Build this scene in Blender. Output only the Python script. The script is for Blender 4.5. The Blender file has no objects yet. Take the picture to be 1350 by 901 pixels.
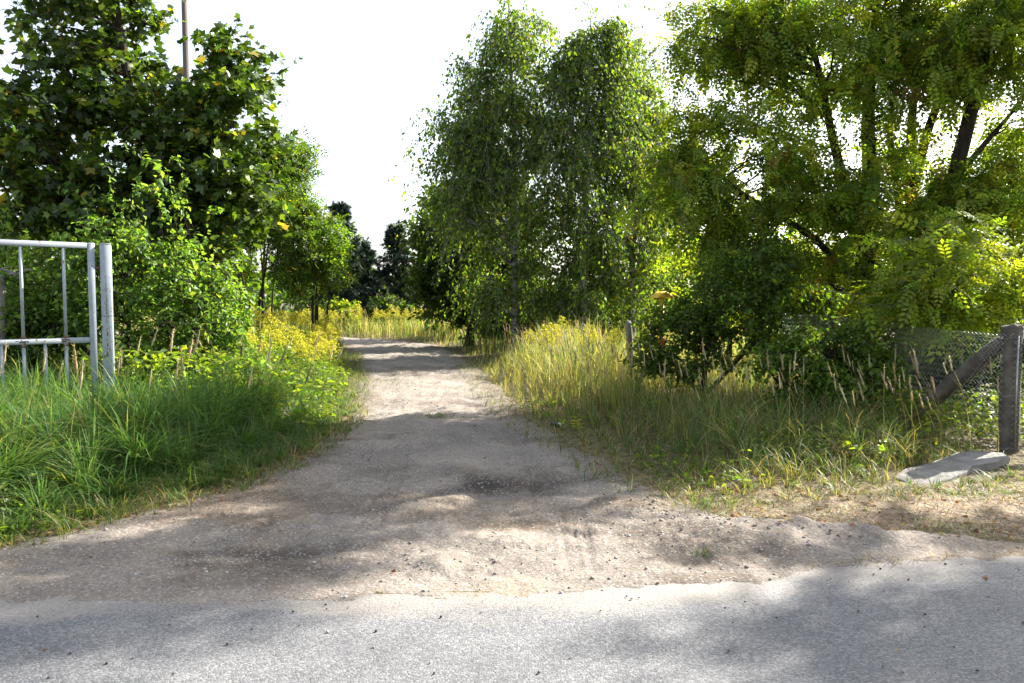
import bpy, math, random
import numpy as np
from mathutils import Vector

random.seed(7)
rng = np.random.default_rng(7)
PI = math.pi
scene = bpy.context.scene

# ------------------------------------------------------------------ camera
CAM_H = 1.65
cam_d = bpy.data.cameras.new("camera")
cam = bpy.data.objects.new("camera", cam_d)
scene.collection.objects.link(cam)
cam.location = (0, 0, CAM_H)
cam.rotation_euler = (math.radians(90 - 3.18), 0, 0)
cam_d.sensor_width = 36.0
cam_d.lens = 26.67
cam_d.clip_start = 0.05
cam_d.clip_end = 2000
scene.camera = cam

# ------------------------------------------------------------------ light
SUN_AZ = math.radians(54)      # to the right of straight ahead
SUN_EL = math.radians(34)
world = bpy.data.worlds.new("World")
scene.world = world
world.use_nodes = True
wn = world.node_tree
wn.nodes.clear()
sky = wn.nodes.new("ShaderNodeTexSky")
sky.sky_type = 'NISHITA'
sky.sun_disc = False
sky.sun_elevation = SUN_EL
sky.sun_rotation = SUN_AZ
sky.air_density = 1.0
sky.dust_density = 2.0
sky.ozone_density = 1.0
bg = wn.nodes.new("ShaderNodeBackground")
bg.inputs[1].default_value = 0.10
wo = wn.nodes.new("ShaderNodeOutputWorld")
hsv = wn.nodes.new("ShaderNodeHueSaturation")     # thin summer haze takes most of the blue out of the sky
hsv.inputs["Saturation"].default_value = 0.55
wn.links.new(sky.outputs[0], hsv.inputs["Color"])
wn.links.new(hsv.outputs[0], bg.inputs[0])
wn.links.new(bg.outputs[0], wo.inputs[0])

sun_d = bpy.data.lights.new("sun", 'SUN')
sun_d.energy = 5.0
sun_d.angle = math.radians(0.55)
sun_d.color = (1.0, 0.94, 0.85)
sun = bpy.data.objects.new("sun", sun_d)
scene.collection.objects.link(sun)
to_sun = Vector((math.sin(SUN_AZ) * math.cos(SUN_EL), math.cos(SUN_AZ) * math.cos(SUN_EL), math.sin(SUN_EL)))
sun.rotation_euler = to_sun.to_track_quat('Z', 'Y').to_euler()
sun.location = to_sun * 60

scene.view_settings.view_transform = 'Standard'
scene.view_settings.look = 'None'
scene.view_settings.gamma = 1.0
scene.view_settings.exposure = 1.92
scene.cycles.max_bounces = 6
scene.cycles.diffuse_bounces = 3
scene.cycles.glossy_bounces = 2
scene.cycles.transmission_bounces = 4
scene.cycles.transparent_max_bounces = 4
scene.cycles.caustics_reflective = False
scene.cycles.caustics_refractive = False

# ------------------------------------------------------------------ helpers
def link(o, parent=None):
    scene.collection.objects.link(o)
    if parent is not None:
        o.parent = parent
    return o

def tag(o, label=None, cat=None, group=None, kind=None):
    if label: o["label"] = label
    if cat: o["category"] = cat
    if group: o["group"] = group
    if kind: o["kind"] = kind
    return o

def empty(name, loc, label=None, cat=None, group=None, rz=0.0):
    o = bpy.data.objects.new(name, None)
    o.empty_display_size = 0.2
    o.location = loc
    o.rotation_euler = (0, 0, rz)
    link(o)
    return tag(o, label, cat, group)

def smooth(a, b, x):
    t = np.clip((x - a) / (b - a), 0, 1)
    return t * t * (3 - 2 * t)

def _hash(ix, iy, seed):
    h = (ix.astype(np.int64) * 374761393 + iy.astype(np.int64) * 668265263 + seed * 1442695041) & 0xffffffff
    h = ((h ^ (h >> 13)) * 1274126177) & 0xffffffff
    h = h ^ (h >> 16)
    return (h & 0xffff) / 65535.0

def vnoise(x, y, seed=0):
    x = np.asarray(x, float); y = np.asarray(y, float)
    ix = np.floor(x); iy = np.floor(y)
    fx = x - ix; fy = y - iy
    fx = fx * fx * (3 - 2 * fx); fy = fy * fy * (3 - 2 * fy)
    a = _hash(ix, iy, seed); b = _hash(ix + 1, iy, seed)
    c = _hash(ix, iy + 1, seed); d = _hash(ix + 1, iy + 1, seed)
    return (a + (b - a) * fx) * (1 - fy) + (c + (d - c) * fx) * fy

def fbm(x, y, seed=0, octv=4, gain=0.5):
    s = 0; a = 1; t = 0
    for k in range(octv):
        s = s + a * (vnoise(x * 2 ** k, y * 2 ** k, seed + k * 17) - 0.5)
        t += a; a *= gain
    return s / t * 2          # about -1..1

class Acc:
    """collects triangles, quads and a colour for each vertex"""
    def __init__(self):
        self.v = []; self.f = []; self.q = []; self.c = []; self.n = 0
    def add(self, v, tris=None, quads=None, col=(1, 1, 1)):
        v = np.asarray(v, np.float32).reshape(-1, 3)
        col = np.asarray(col, np.float32)
        if col.ndim == 1:
            col = np.tile(col[:3], (len(v), 1))
        if tris is not None and len(tris):
            self.f.append(np.asarray(tris, np.int64) + self.n)
        if quads is not None and len(quads):
            self.q.append(np.asarray(quads, np.int64) + self.n)
        self.v.append(v); self.c.append(col); self.n += len(v)
    def mesh(self, name, mat, smooth_shade=False):
        v = np.concatenate(self.v); c = np.concatenate(self.c)
        me = bpy.data.meshes.new(name)
        nf = sum(len(a) for a in self.f); nq = sum(len(a) for a in self.q)
        me.vertices.add(len(v)); me.vertices.foreach_set("co", v.ravel())
        loops = []
        if nf: loops.append(np.concatenate(self.f).ravel())
        if nq: loops.append(np.concatenate(self.q).ravel())
        lo = np.concatenate(loops).astype(np.int32)
        me.loops.add(len(lo)); me.loops.foreach_set("vertex_index", lo)
        me.polygons.add(nf + nq)
        st = np.concatenate([np.arange(nf) * 3, nf * 3 + np.arange(nq) * 4]).astype(np.int32)
        me.polygons.foreach_set("loop_start", st)
        if smooth_shade:
            me.polygons.foreach_set("use_smooth", np.ones(nf + nq, bool))
        at = me.attributes.new("Col", 'FLOAT_COLOR', 'POINT')
        at.data.foreach_set("color", np.concatenate([c, np.ones((len(c), 1), np.float32)], 1).ravel())
        me.update(calc_edges=True)
        me.validate()
        me.materials.append(mat)
        return me
    def build(self, name, mat, parent=None, smooth_shade=False, loc=None):
        o = bpy.data.objects.new(name, self.mesh(name, mat, smooth_shade))
        if loc is not None:
            o.location = loc
        return link(o, parent)

def norm(a):
    return a / np.maximum(np.linalg.norm(a, axis=-1, keepdims=True), 1e-9)

def tube(acc, pts, rad, sides=6, col=(1, 1, 1), cap=True):
    pts = np.asarray(pts, float); n = len(pts)
    rad = np.broadcast_to(np.asarray(rad, float), (n,))
    t = norm(np.gradient(pts, axis=0))
    ref = np.array([0, 0, 1.0]) if abs(t[0][2]) < 0.9 else np.array([1.0, 0, 0])
    u = norm(np.cross(t, ref)); w = np.cross(t, u)
    a = np.arange(sides) * 2 * PI / sides
    ring = pts[:, None] + rad[:, None, None] * (np.cos(a)[None, :, None] * u[:, None] + np.sin(a)[None, :, None] * w[:, None])
    i = np.arange(n - 1)[:, None] * sides; k = np.arange(sides)[None]; k2 = (k + 1) % sides
    q = np.stack([i + k, i + k2, i + sides + k2, i + sides + k], -1).reshape(-1, 4)
    tri = None
    if cap:
        tri = [[0, j + 1, j] for j in range(1, sides - 1)] + [[(n - 1) * sides, (n - 1) * sides + j, (n - 1) * sides + j + 1] for j in range(1, sides - 1)]
    acc.add(ring.reshape(-1, 3), tri, q, col)

def box(acc, c, size, rz=0.0, ax=None, col=(1, 1, 1), bev=0.0):
    """bevelled box; ax: 3x3 rows = local axes"""
    sx, sy, sz = [s / 2 for s in size]
    b = min(bev, sx * .9, sy * .9, sz * .9)
    V = []; 
    if b <= 0:
        V = [(x * sx, y * sy, z * sz) for z in (-1, 1) for x, y in ((-1, -1), (1, -1), (1, 1), (-1, 1))]
        Q = [(0, 3, 2, 1), (4, 5, 6, 7), (0, 1, 5, 4), (1, 2, 6, 5), (2, 3, 7, 6), (3, 0, 4, 7)]
        T = []
    else:
        oct8 = []
        for x, y in ((-1, -1), (1, -1), (1, 1), (-1, 1)):
            p1 = (x * (sx - b), y * sy); p2 = (x * sx, y * (sy - b))
            oct8 += ([p2, p1] if x * y > 0 and False else ([p2, p1] if (x, y) in ((-1, -1), (1, 1)) else [p1, p2]))
        lv = [(-sz, b), (-sz + b, 0), (sz - b, 0), (sz, b)]
        for z, ins in lv:
            for (x, y) in oct8:
                V.append((x * (1 - ins / sx), y * (1 - ins / sy), z))
        Q = [(r * 8 + k, r * 8 + (k + 1) % 8, r * 8 + 8 + (k + 1) % 8, r * 8 + 8 + k) for r in range(3) for k in range(8)]
        T = [(0, k + 1, k) for k in range(1, 7)] + [(24, 24 + k, 24 + k + 1) for k in range(1, 7)]
    V = np.array(V)
    if ax is None:
        ca, sa = math.cos(rz), math.sin(rz)
        ax = np.array([[ca, sa, 0], [-sa, ca, 0], [0, 0, 1]])
    acc.add(V @ np.asarray(ax) + np.asarray(c), T, Q, col)

def scatter(acc, tmpl_v, tmpl_t, pos, axis, nrm, scale, col):
    """tmpl: x = along the axis, y = across, z = along the normal"""
    N = len(pos)
    if N == 0: return
    x = norm(axis); y = norm(np.cross(nrm, x)); z = np.cross(x, y)
    tv = np.asarray(tmpl_v, float); s = np.broadcast_to(np.asarray(scale, float), (N,))
    v = pos[:, None] + s[:, None, None] * (tv[None, :, 0, None] * x[:, None] + tv[None, :, 1, None] * y[:, None] + tv[None, :, 2, None] * z[:, None])
    t = np.asarray(tmpl_t)[None] + (np.arange(N) * len(tv))[:, None, None]
    c = np.repeat(col, len(tv), axis=0)
    acc.add(v.reshape(-1, 3), t.reshape(-1, 3), None, c)

# ------------------------------------------------------------------ materials
def mat_base(name):
    m = bpy.data.materials.new(name); m.use_nodes = True
    nt = m.node_tree; nt.nodes.clear()
    out = nt.nodes.new("ShaderNodeOutputMaterial")
    return m, nt, out

def N(nt, t, **kw):
    n = nt.nodes.new(t)
    for k, v in kw.items():
        setattr(n, k, v)
    return n

def leaf_mat(name, trans=0.5, rough=0.45, spec=0.35, tint=(1.25, 1.3, 0.55)):
    m, nt, out = mat_base(name)
    at = N(nt, "ShaderNodeAttribute", attribute_name="Col")
    p = N(nt, "ShaderNodeBsdfPrincipled")
    p.inputs["Roughness"].default_value = rough
    p.inputs["Specular IOR Level"].default_value = spec
    tr = N(nt, "ShaderNodeBsdfTranslucent")
    mul = N(nt, "ShaderNodeMix", data_type='RGBA', blend_type='MULTIPLY')
    mul.inputs[0].default_value = 1.0
    mul.inputs[7].default_value = (*tint, 1)
    nt.links.new(at.outputs[0], mul.inputs[6])
    nt.links.new(at.outputs[0], p.inputs[0])
    nt.links.new(mul.outputs[2], tr.inputs[0])
    mx = N(nt, "ShaderNodeMixShader"); mx.inputs[0].default_value = trans
    nt.links.new(p.outputs[0], mx.inputs[1]); nt.links.new(tr.outputs[0], mx.inputs[2])
    nt.links.new(mx.outputs[0], out.inputs[0])
    return m

def noise_mat(name, cols, scale, detail=6, rough=0.9, bump=0.0, bscale=None, dist=0.02, spec=0.2, stretch=(1, 1, 1), use_col=False, metallic=0.0):
    """colour ramp over noise in object space, with fine bump"""
    m, nt, out = mat_base(name)
    tc = N(nt, "ShaderNodeTexCoord"); mp = N(nt, "ShaderNodeMapping"); mp.inputs[3].default_value = stretch
    nt.links.new(tc.outputs[3], mp.inputs[0])
    nz = N(nt, "ShaderNodeTexNoise"); nz.inputs["Scale"].default_value = scale; nz.inputs["Detail"].default_value = detail
    nt.links.new(mp.outputs[0], nz.inputs["Vector"])
    rp = N(nt, "ShaderNodeValToRGB")
    el = rp.color_ramp.elements
    while len(el) > 1: el.remove(el[-1])
    for i, (p_, c) in enumerate(cols):
        e = el[0] if i == 0 else el.new(p_)
        e.position = p_; e.color = (*c, 1)
    nt.links.new(nz.outputs[0], rp.inputs[0])
    p = N(nt, "ShaderNodeBsdfPrincipled")
    p.inputs["Roughness"].default_value = rough; p.inputs["Specular IOR Level"].default_value = spec
    p.inputs["Metallic"].default_value = metallic
    col = rp.outputs[0]
    if use_col:
        at = N(nt, "ShaderNodeAttribute", attribute_name="Col")
        mul = N(nt, "ShaderNodeMix", data_type='RGBA', blend_type='MULTIPLY'); mul.inputs[0].default_value = 1
        nt.links.new(col, mul.inputs[6]); nt.links.new(at.outputs[0], mul.inputs[7]); col = mul.outputs[2]
    nt.links.new(col, p.inputs[0])
    if bump:
        nb = N(nt, "ShaderNodeTexNoise"); nb.inputs["Scale"].default_value = bscale or scale * 4; nb.inputs["Detail"].default_value = 8
        nt.links.new(mp.outputs[0], nb.inputs["Vector"])
        b = N(nt, "ShaderNodeBump"); b.inputs["Strength"].default_value = bump; b.inputs["Distance"].default_value = dist
        nt.links.new(nb.outputs[0], b.inputs["Height"]); nt.links.new(b.outputs[0], p.inputs["Normal"])
    nt.links.new(p.outputs[0], out.inputs[0])
    return m

M = {}
M["leaf"] = leaf_mat("leaf", trans=.55, tint=(1.9, 1.8, .45))
M["leaf_gloss"] = leaf_mat("leaf_gloss", trans=0.45, rough=0.36, spec=0.5, tint=(1.8, 1.7, .45))
M["needle"] = leaf_mat("needle", trans=0.15, rough=0.55, spec=0.25, tint=(1, 1.1, .8))
M["grass"] = leaf_mat("grass", trans=0.45, rough=0.5, spec=0.3, tint=(1.5, 1.45, .6))
M["straw"] = leaf_mat("straw", trans=0.4, rough=0.7, spec=0.15, tint=(1.1, 1.0, .8))
M["petal"] = leaf_mat("petal", trans=0.4, rough=0.8, spec=0.1, tint=(1.05, 1.05, .8))
M["bark_dark"] = noise_mat("bark_dark", [(.3, (.018, .014, .011)), (.7, (.06, .045, .034))], 9, bump=.9, bscale=22, dist=.03, stretch=(1, 1, .22))
M["bark_grey"] = noise_mat("bark_grey", [(.3, (.07, .06, .05)), (.7, (.17, .15, .125))], 9, bump=.6, bscale=22, dist=.02, stretch=(1, 1, .3))
M["bark_birch"] = noise_mat("bark_birch", [(.38, (.025, .023, .02)), (.48, (.26, .245, .225)), (.8, (.42, .40, .37))], 5, bump=.3, bscale=20, dist=.01, stretch=(1, 1, 2.4))
M["bark_pine"] = noise_mat("bark_pine", [(.3, (.06, .04, .03)), (.7, (.19, .11, .065))], 10, bump=.6, bscale=22, dist=.02, stretch=(1, 1, .3))
M["concrete"] = noise_mat("concrete", [(.25, (.06, .05, .04)), (.5, (.11, .095, .077)), (.75, (.18, .16, .133))], 7, bump=.7, bscale=60, dist=.006, spec=.25)
M["slab"] = noise_mat("slab", [(.25, (.15, .14, .12)), (.5, (.22, .205, .185)), (.75, (.30, .285, .26))], 6, bump=.8, bscale=55, dist=.006, spec=.25)
M["wood_grey"] = noise_mat("wood_grey", [(.25, (.10, .093, .083)), (.7, (.22, .205, .185))], 8, bump=.5, bscale=40, dist=.005, stretch=(1, 1, .2))
M["pole_wood"] = noise_mat("pole_wood", [(.25, (.07, .06, .052)), (.7, (.15, .13, .115))], 6, bump=.5, bscale=40, dist=.005, stretch=(1, 1, .12))
M["wire"] = noise_mat("wire", [(.3, (.20, .22, .21)), (.7, (.36, .38, .37))], 20, rough=.4, spec=.6, metallic=.7)
M["cable"] = noise_mat("cable", [(.3, (.03, .03, .03)), (.7, (.05, .05, .05))], 5, rough=.6)
M["stone"] = noise_mat("stone", [(.3, (.7, .7, .7)), (.7, (1, 1, 1))], 30, bump=.4, bscale=90, dist=.004, use_col=True)
M["yellow_paint"] = noise_mat("yellow_paint", [(.3, (.62, .40, .03)), (.7, (.72, .49, .05))], 6, rough=.5, spec=.4, bump=.1)
M["red_paint"] = noise_mat("red_paint", [(.3, (.50, .10, .03)), (.7, (.62, .14, .04))], 6, rough=.5, spec=.4)
M["white_plastic"] = noise_mat("white_plastic", [(.3, (.62, .64, .66)), (.7, (.8, .8, .8))], 8, rough=.4, spec=.5)
M["black_plastic"] = noise_mat("black_plastic", [(.3, (.015, .015, .017)), (.7, (.03, .03, .03))], 8, rough=.4, spec=.5)

def paint_mat():
    m, nt, out = mat_base("gate_paint")
    tc = N(nt, "ShaderNodeTexCoord"); at = N(nt, "ShaderNodeAttribute", attribute_name="Col")
    n1 = N(nt, "ShaderNodeTexNoise"); n1.inputs["Scale"].default_value = 5; n1.inputs["Detail"].default_value = 5
    n2 = N(nt, "ShaderNodeTexNoise"); n2.inputs["Scale"].default_value = 28; n2.inputs["Detail"].default_value = 8
    mp = N(nt, "ShaderNodeMapping"); mp.inputs[3].default_value = (1, 1, .5)
    nt.links.new(tc.outputs[3], n1.inputs["Vector"]); nt.links.new(tc.outputs[3], mp.inputs[0]); nt.links.new(mp.outputs[0], n2.inputs["Vector"])
    rp = N(nt, "ShaderNodeValToRGB"); e = rp.color_ramp.elements
    e[0].position = .3; e[0].color = (.235, .27, .305, 1); e[1].position = .7; e[1].color = (.33, .37, .405, 1)
    nt.links.new(n1.outputs[0], rp.inputs[0])
    # Col.r = how much rust grows here
    sep = N(nt, "ShaderNodeSeparateColor"); nt.links.new(at.outputs[0], sep.inputs[0])
    ad = N(nt, "ShaderNodeMath", operation='ADD'); nt.links.new(n2.outputs[0], ad.inputs[0]); nt.links.new(sep.outputs[0], ad.inputs[1])
    st = N(nt, "ShaderNodeMapRange"); st.inputs[1].default_value = .66; st.inputs[2].default_value = .76
    nt.links.new(ad.outputs[0], st.inputs[0])
    mx = N(nt, "ShaderNodeMix", data_type='RGBA'); mx.inputs[7].default_value = (.15, .062, .03, 1)
    nt.links.new(st.outputs[0], mx.inputs[0]); nt.links.new(rp.outputs[0], mx.inputs[6])
    p = N(nt, "ShaderNodeBsdfPrincipled"); p.inputs["Roughness"].default_value = .5; p.inputs["Specular IOR Level"].default_value = .4
    b = N(nt, "ShaderNodeBump"); b.inputs["Strength"].default_value = .25; b.inputs["Distance"].default_value = .004
    nt.links.new(n2.outputs[0], b.inputs["Height"]); nt.links.new(b.outputs[0], p.inputs["Normal"])
    nt.links.new(mx.outputs[2], p.inputs[0]); nt.links.new(p.outputs[0], out.inputs[0])
    return m
M["gate_paint"] = paint_mat()

def dirt_mat():
    m, nt, out = mat_base("track_dirt")
    tc = N(nt, "ShaderNodeTexCoord"); at = N(nt, "ShaderNodeAttribute", attribute_name="Col")
    big = N(nt, "ShaderNodeTexNoise"); big.inputs["Scale"].default_value = .9; big.inputs["Detail"].default_value = 7; big.inputs["Roughness"].default_value = .6
    fine = N(nt, "ShaderNodeTexNoise"); fine.inputs["Scale"].default_value = 38; fine.inputs["Detail"].default_value = 6; fine.inputs["Roughness"].default_value = .7
    mid = N(nt, "ShaderNodeTexNoise"); mid.inputs["Scale"].default_value = 6; mid.inputs["Detail"].default_value = 8; mid.inputs["Roughness"].default_value = .65
    vor = N(nt, "ShaderNodeTexVoronoi"); vor.inputs["Scale"].default_value = 85
    for n in (big, fine, mid, vor): nt.links.new(tc.outputs[3], n.inputs["Vector"])
    rp = N(nt, "ShaderNodeValToRGB"); e = rp.color_ramp.elements
    e[0].position = .32; e[0].color = (.195, .170, .145, 1); e[1].position = .70; e[1].color = (.34, .295, .245, 1)
    nt.links.new(big.outputs[0], rp.inputs[0])
    rf = N(nt, "ShaderNodeValToRGB"); e = rf.color_ramp.elements
    e[0].position = .34; e[0].color = (.42, .40, .39, 1); e[1].position = .60; e[1].color = (1.06, 1.05, 1.04, 1)
    nt.links.new(fine.outputs[0], rf.inputs[0])
    m1 = N(nt, "ShaderNodeMix", data_type='RGBA', blend_type='MULTIPLY'); m1.inputs[0].default_value = .6
    nt.links.new(rp.outputs[0], m1.inputs[6]); nt.links.new(rf.outputs[0], m1.inputs[7])
    m2 = N(nt, "ShaderNodeMix", data_type='RGBA', blend_type='MULTIPLY'); m2.inputs[0].default_value = 1
    nt.links.new(m1.outputs[2], m2.inputs[6]); nt.links.new(at.outputs[0], m2.inputs[7])
    # little pale stones
    vr = N(nt, "ShaderNodeMapRange"); vr.inputs[1].default_value = .86; vr.inputs[2].default_value = .93
    sepv = N(nt, "ShaderNodeSeparateColor"); nt.links.new(vor.outputs["Color"], sepv.inputs[0]); nt.links.new(sepv.outputs[0], vr.inputs[0])
    m3 = N(nt, "ShaderNodeMix", data_type='RGBA'); m3.inputs[7].default_value = (.44, .43, .41, 1)
    sc = N(nt, "ShaderNodeMath", operation='MULTIPLY'); sc.inputs[1].default_value = .5; nt.links.new(vr.outputs[0], sc.inputs[0])
    nt.links.new(sc.outputs[0], m3.inputs[0]); nt.links.new(m2.outputs[2], m3.inputs[6])
    p = N(nt, "ShaderNodeBsdfPrincipled"); p.inputs["Roughness"].default_value = .95; p.inputs["Specular IOR Level"].default_value = .15
    nt.links.new(m3.outputs[2], p.inputs[0])
    b1 = N(nt, "ShaderNodeBump"); b1.inputs["Strength"].default_value = .8; b1.inputs["Distance"].default_value = .05
    b2 = N(nt, "ShaderNodeBump"); b2.inputs["Strength"].default_value = .9; b2.inputs["Distance"].default_value = .012
    nt.links.new(mid.outputs[0], b1.inputs["Height"]); nt.links.new(fine.outputs[0], b2.inputs["Height"]); nt.links.new(b1.outputs[0], b2.inputs["Normal"])
    nt.links.new(b2.outputs[0], p.inputs["Normal"]); nt.links.new(p.outputs[0], out.inputs[0])
    return m
M["dirt"] = dirt_mat()

def asphalt_mat():
    m, nt, out = mat_base("asphalt")
    tc = N(nt, "ShaderNodeTexCoord")
    big = N(nt, "ShaderNodeTexNoise"); big.inputs["Scale"].default_value = 1.3; big.inputs["Detail"].default_value = 9; big.inputs["Roughness"].default_value = .65
    vor = N(nt, "ShaderNodeTexVoronoi"); vor.inputs["Scale"].default_value = 95
    fine = N(nt, "ShaderNodeTexNoise"); fine.inputs["Scale"].default_value = 160; fine.inputs["Detail"].default_value = 3
    for n in (big, vor, fine): nt.links.new(tc.outputs[3], n.inputs["Vector"])
    sepv = N(nt, "ShaderNodeSeparateColor"); nt.links.new(vor.outputs["Color"], sepv.inputs[0])
    rp = N(nt, "ShaderNodeValToRGB"); e = rp.color_ramp.elements
    e[0].position = 0; e[0].color = (.10, .101, .105, 1); e[1].position = 1; e[1].color = (.235, .233, .23, 1)
    e2 = rp.color_ramp.elements.new(.55); e2.color = (.15, .151, .155, 1)
    nt.links.new(sepv.outputs[0], rp.inputs[0])
    rb = N(nt, "ShaderNodeValToRGB"); e = rb.color_ramp.elements
    e[0].position = .32; e[0].color = (.74, .745, .76, 1); e[1].position = .68; e[1].color = (1.08, 1.08, 1.07, 1)
    nt.links.new(big.outputs[0], rb.inputs[0])
    m1 = N(nt, "ShaderNodeMix", data_type='RGBA', blend_type='MULTIPLY'); m1.inputs[0].default_value = 1
    nt.links.new(rp.outputs[0], m1.inputs[6]); nt.links.new(rb.outputs[0], m1.inputs[7])
    p = N(nt, "ShaderNodeBsdfPrincipled"); p.inputs["Roughness"].default_value = .75; p.inputs["Specular IOR Level"].default_value = .35
    at = N(nt, "ShaderNodeAttribute", attribute_name="Col")          # sand blown over the edge
    dn = N(nt, "ShaderNodeTexNoise"); dn.inputs["Scale"].default_value = 45; dn.inputs["Detail"].default_value = 6
    nt.links.new(tc.outputs[3], dn.inputs["Vector"])
    da = N(nt, "ShaderNodeMath", operation='ADD'); nt.links.new(at.outputs[0], da.inputs[0]); nt.links.new(dn.outputs[0], da.inputs[1])
    dr = N(nt, "ShaderNodeMapRange"); dr.inputs[1].default_value = .75; dr.inputs[2].default_value = 1.25; nt.links.new(da.outputs[0], dr.inputs[0])
    dm = N(nt, "ShaderNodeMix", data_type='RGBA'); dm.inputs[7].default_value = (.27, .245, .215, 1)
    nt.links.new(dr.outputs[0], dm.inputs[0]); nt.links.new(m1.outputs[2], dm.inputs[6])
    nt.links.new(dm.outputs[2], p.inputs[0])
    b1 = N(nt, "ShaderNodeBump"); b1.invert = True; b1.inputs["Strength"].default_value = .5; b1.inputs["Distance"].default_value = .006
    b2 = N(nt, "ShaderNodeBump"); b2.inputs["Strength"].default_value = .5; b2.inputs["Distance"].default_value = .003
    nt.links.new(vor.outputs["Distance"], b1.inputs["Height"]); nt.links.new(fine.outputs[0], b2.inputs["Height"]); nt.links.new(b1.outputs[0], b2.inputs["Normal"])
    nt.links.new(b2.outputs[0], p.inputs["Normal"]); nt.links.new(p.outputs[0], out.inputs[0])
    return m
M["asphalt"] = asphalt_mat()
M["soil"] = noise_mat("soil", [(.3, (.10, .08, .055)), (.5, (.20, .165, .12)), (.7, (.33, .28, .21))], 14, detail=9, bump=.8, bscale=30, dist=.04, use_col=True)

# ------------------------------------------------------------------ lie of the land
LEFT = np.array([(0, -9), (3.9, -7.5), (4.4, -5.2), (4.85, -3.45), (5.4, -3.1), (6.7, -2.35), (8, -2.2), (10, -2.15), (13.2, -2.7), (17.4, -3.5), (23.6, -4.9), (28, -6.3), (31, -9), (33.5, -14), (36, -25), (60, -60)])
RIGHT = np.array([(0, 9), (4.3, 9), (4.9, 5.5), (5.05, 3.6), (5.3, 2.4), (5.7, 1.6), (6.5, 1.2), (7.7, .96), (8.9, .58), (10.6, .16), (15.7, -.55), (19.4, -1.05), (24.6, -1.9), (28, -3), (31, -5), (33.5, -8), (36, -14), (40, -25), (62, -60)])
def left_e(y): return np.interp(y, LEFT[:, 0], LEFT[:, 1])
def right_e(y): return np.interp(y, RIGHT[:, 0], RIGHT[:, 1])
def road_e(x):
    x = np.asarray(x, float)
    return 4.1 + np.where(x < 0, .045 * x, .72 * smooth(-.3, 3.8, x)) + .05 * fbm(x * 1.3, x * 0 + 3.3, 5, 3)

def inside(x, y):
    """signed distance-like: > 0 on bare dirt"""
    w = .16 * fbm(x * 1.7, y * 1.7, 21, 4) + .05 * fbm(x * 9, y * 9, 31, 2)
    d = np.minimum(x - left_e(y), right_e(y) - x) * .85 + w
    de = (y - road_e(x)) + .16 * fbm(x * 1.6, y * 2.2, 77, 5, .6) + .09 * fbm(x * 7, y * 7, 79, 3, .7)
    return np.minimum(d, de)

def land(x, y):
    dl = left_e(y) - x; dr = x - right_e(y)
    z = .27 * smooth(0.0, 2.4, dl) + .12 * smooth(0.1, 3.0, dr) * smooth(8.6, 13, y)
    z = z * smooth(4.6, 6.5, y) * (1 - .5 * smooth(24, 34, y))
    z = z + .05 * fbm(x * .5, y * .5, 3, 3) * smooth(4.6, 7, y)
    return z - .06 * (1 - smooth(-.35, .15, y - road_e(x))) * (y < 9) + np.where(y > 60, 0, 0)

def rut(x, y):
    c = (left_e(y) + right_e(y)) / 2
    u = x - c
    r = -.022 * (np.exp(-((u - .75) / .28) ** 2) + np.exp(-((u + .75) / .28) ** 2)) * smooth(5.5, 8, y)
    return r

def relief(x, y):
    z = .022 * fbm(x * 1.1, y * 1.4, 41, 3) + .016 * fbm(x * 5, y * 5, 51, 3) + .010 * fbm(x * 14, y * 14, 61, 2)
    heap = .075 * np.exp(-(((x - 1.95) / .8) ** 2 + ((y - 5.35) / .32) ** 2)) + .05 * np.exp(-(((x - 2.9) / .5) ** 2 + ((y - 5.1) / .25) ** 2))
    hole = -.03 * np.exp(-(((x + 1.75) / .55) ** 2 + ((y - 4.85) / .22) ** 2)) - .04 * np.exp(-(((x + .1) / .7) ** 2 + ((y - 6.5) / .3) ** 2))
    lump = smooth(.0, .6, fbm(x * 2.2, y * 2.8, 71, 4)) * .045
    # crumbs of trodden soil, in patches
    patch = smooth(-.05, .45, fbm(x * 1.3, y * 1.8, 161, 3)) * (1 - .7 * smooth(7, 10, y))
    crumbs = patch * (.022 * np.maximum(fbm(x * 9, y * 11, 171, 3), 0) + .014 * np.maximum(fbm(x * 22, y * 24, 181, 2) - .15, 0))
    # tyre treads pressed into the sand
    def tyre(cx, y0, y1, bend):
        u = x - (cx + bend * (y - y0) ** 2); w = smooth(.11, .08, np.abs(u)) if False else (1 - smooth(.09, .12, np.abs(u)))
        return -w * smooth(y0, y0 + .2, y) * (1 - smooth(y1 - .3, y1, y)) * (.010 + .010 * np.cos(u * 2 * PI / .072))
    ty = tyre(.42, 4.45, 6.0, .03) + tyre(1.15, 4.5, 5.7, .05) + tyre(-1.05, 5.2, 8.5, -.02) + tyre(.25, 6.3, 9.5, -.03)
    return z + heap + hole + lump + crumbs + ty + rut(x, y)

def grid_mesh(xs, ys, zf, colf, mat, name, keep=None):
    X, Y = np.meshgrid(xs, ys)
    Z = zf(X, Y); C = colf(X, Y)
    nx, ny = len(xs), len(ys)
    i = np.arange(nx - 1)[None] + nx * np.arange(ny - 1)[:, None]
    q = np.stack([i, i + 1, i + nx + 1, i + nx], -1).reshape(-1, 4)
    if keep is not None:
        k = keep(X, Y).ravel()
        q = q[k[q].any(1)]
        used = np.unique(q); re = np.full(nx * ny, -1); re[used] = np.arange(len(used)); q = re[q]
    else:
        used = np.arange(nx * ny)
    a = Acc()
    a.add(np.stack([X, Y, Z], -1).reshape(-1, 3)[used], None, q, C.reshape(-1, 3)[used])
    return a.build(name, mat, smooth_shade=True)

def far_axis(a, b, n, g=1.35):
    s = np.cumsum(g ** np.arange(n)); return a + (b - a) * s / s[-1]

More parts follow.
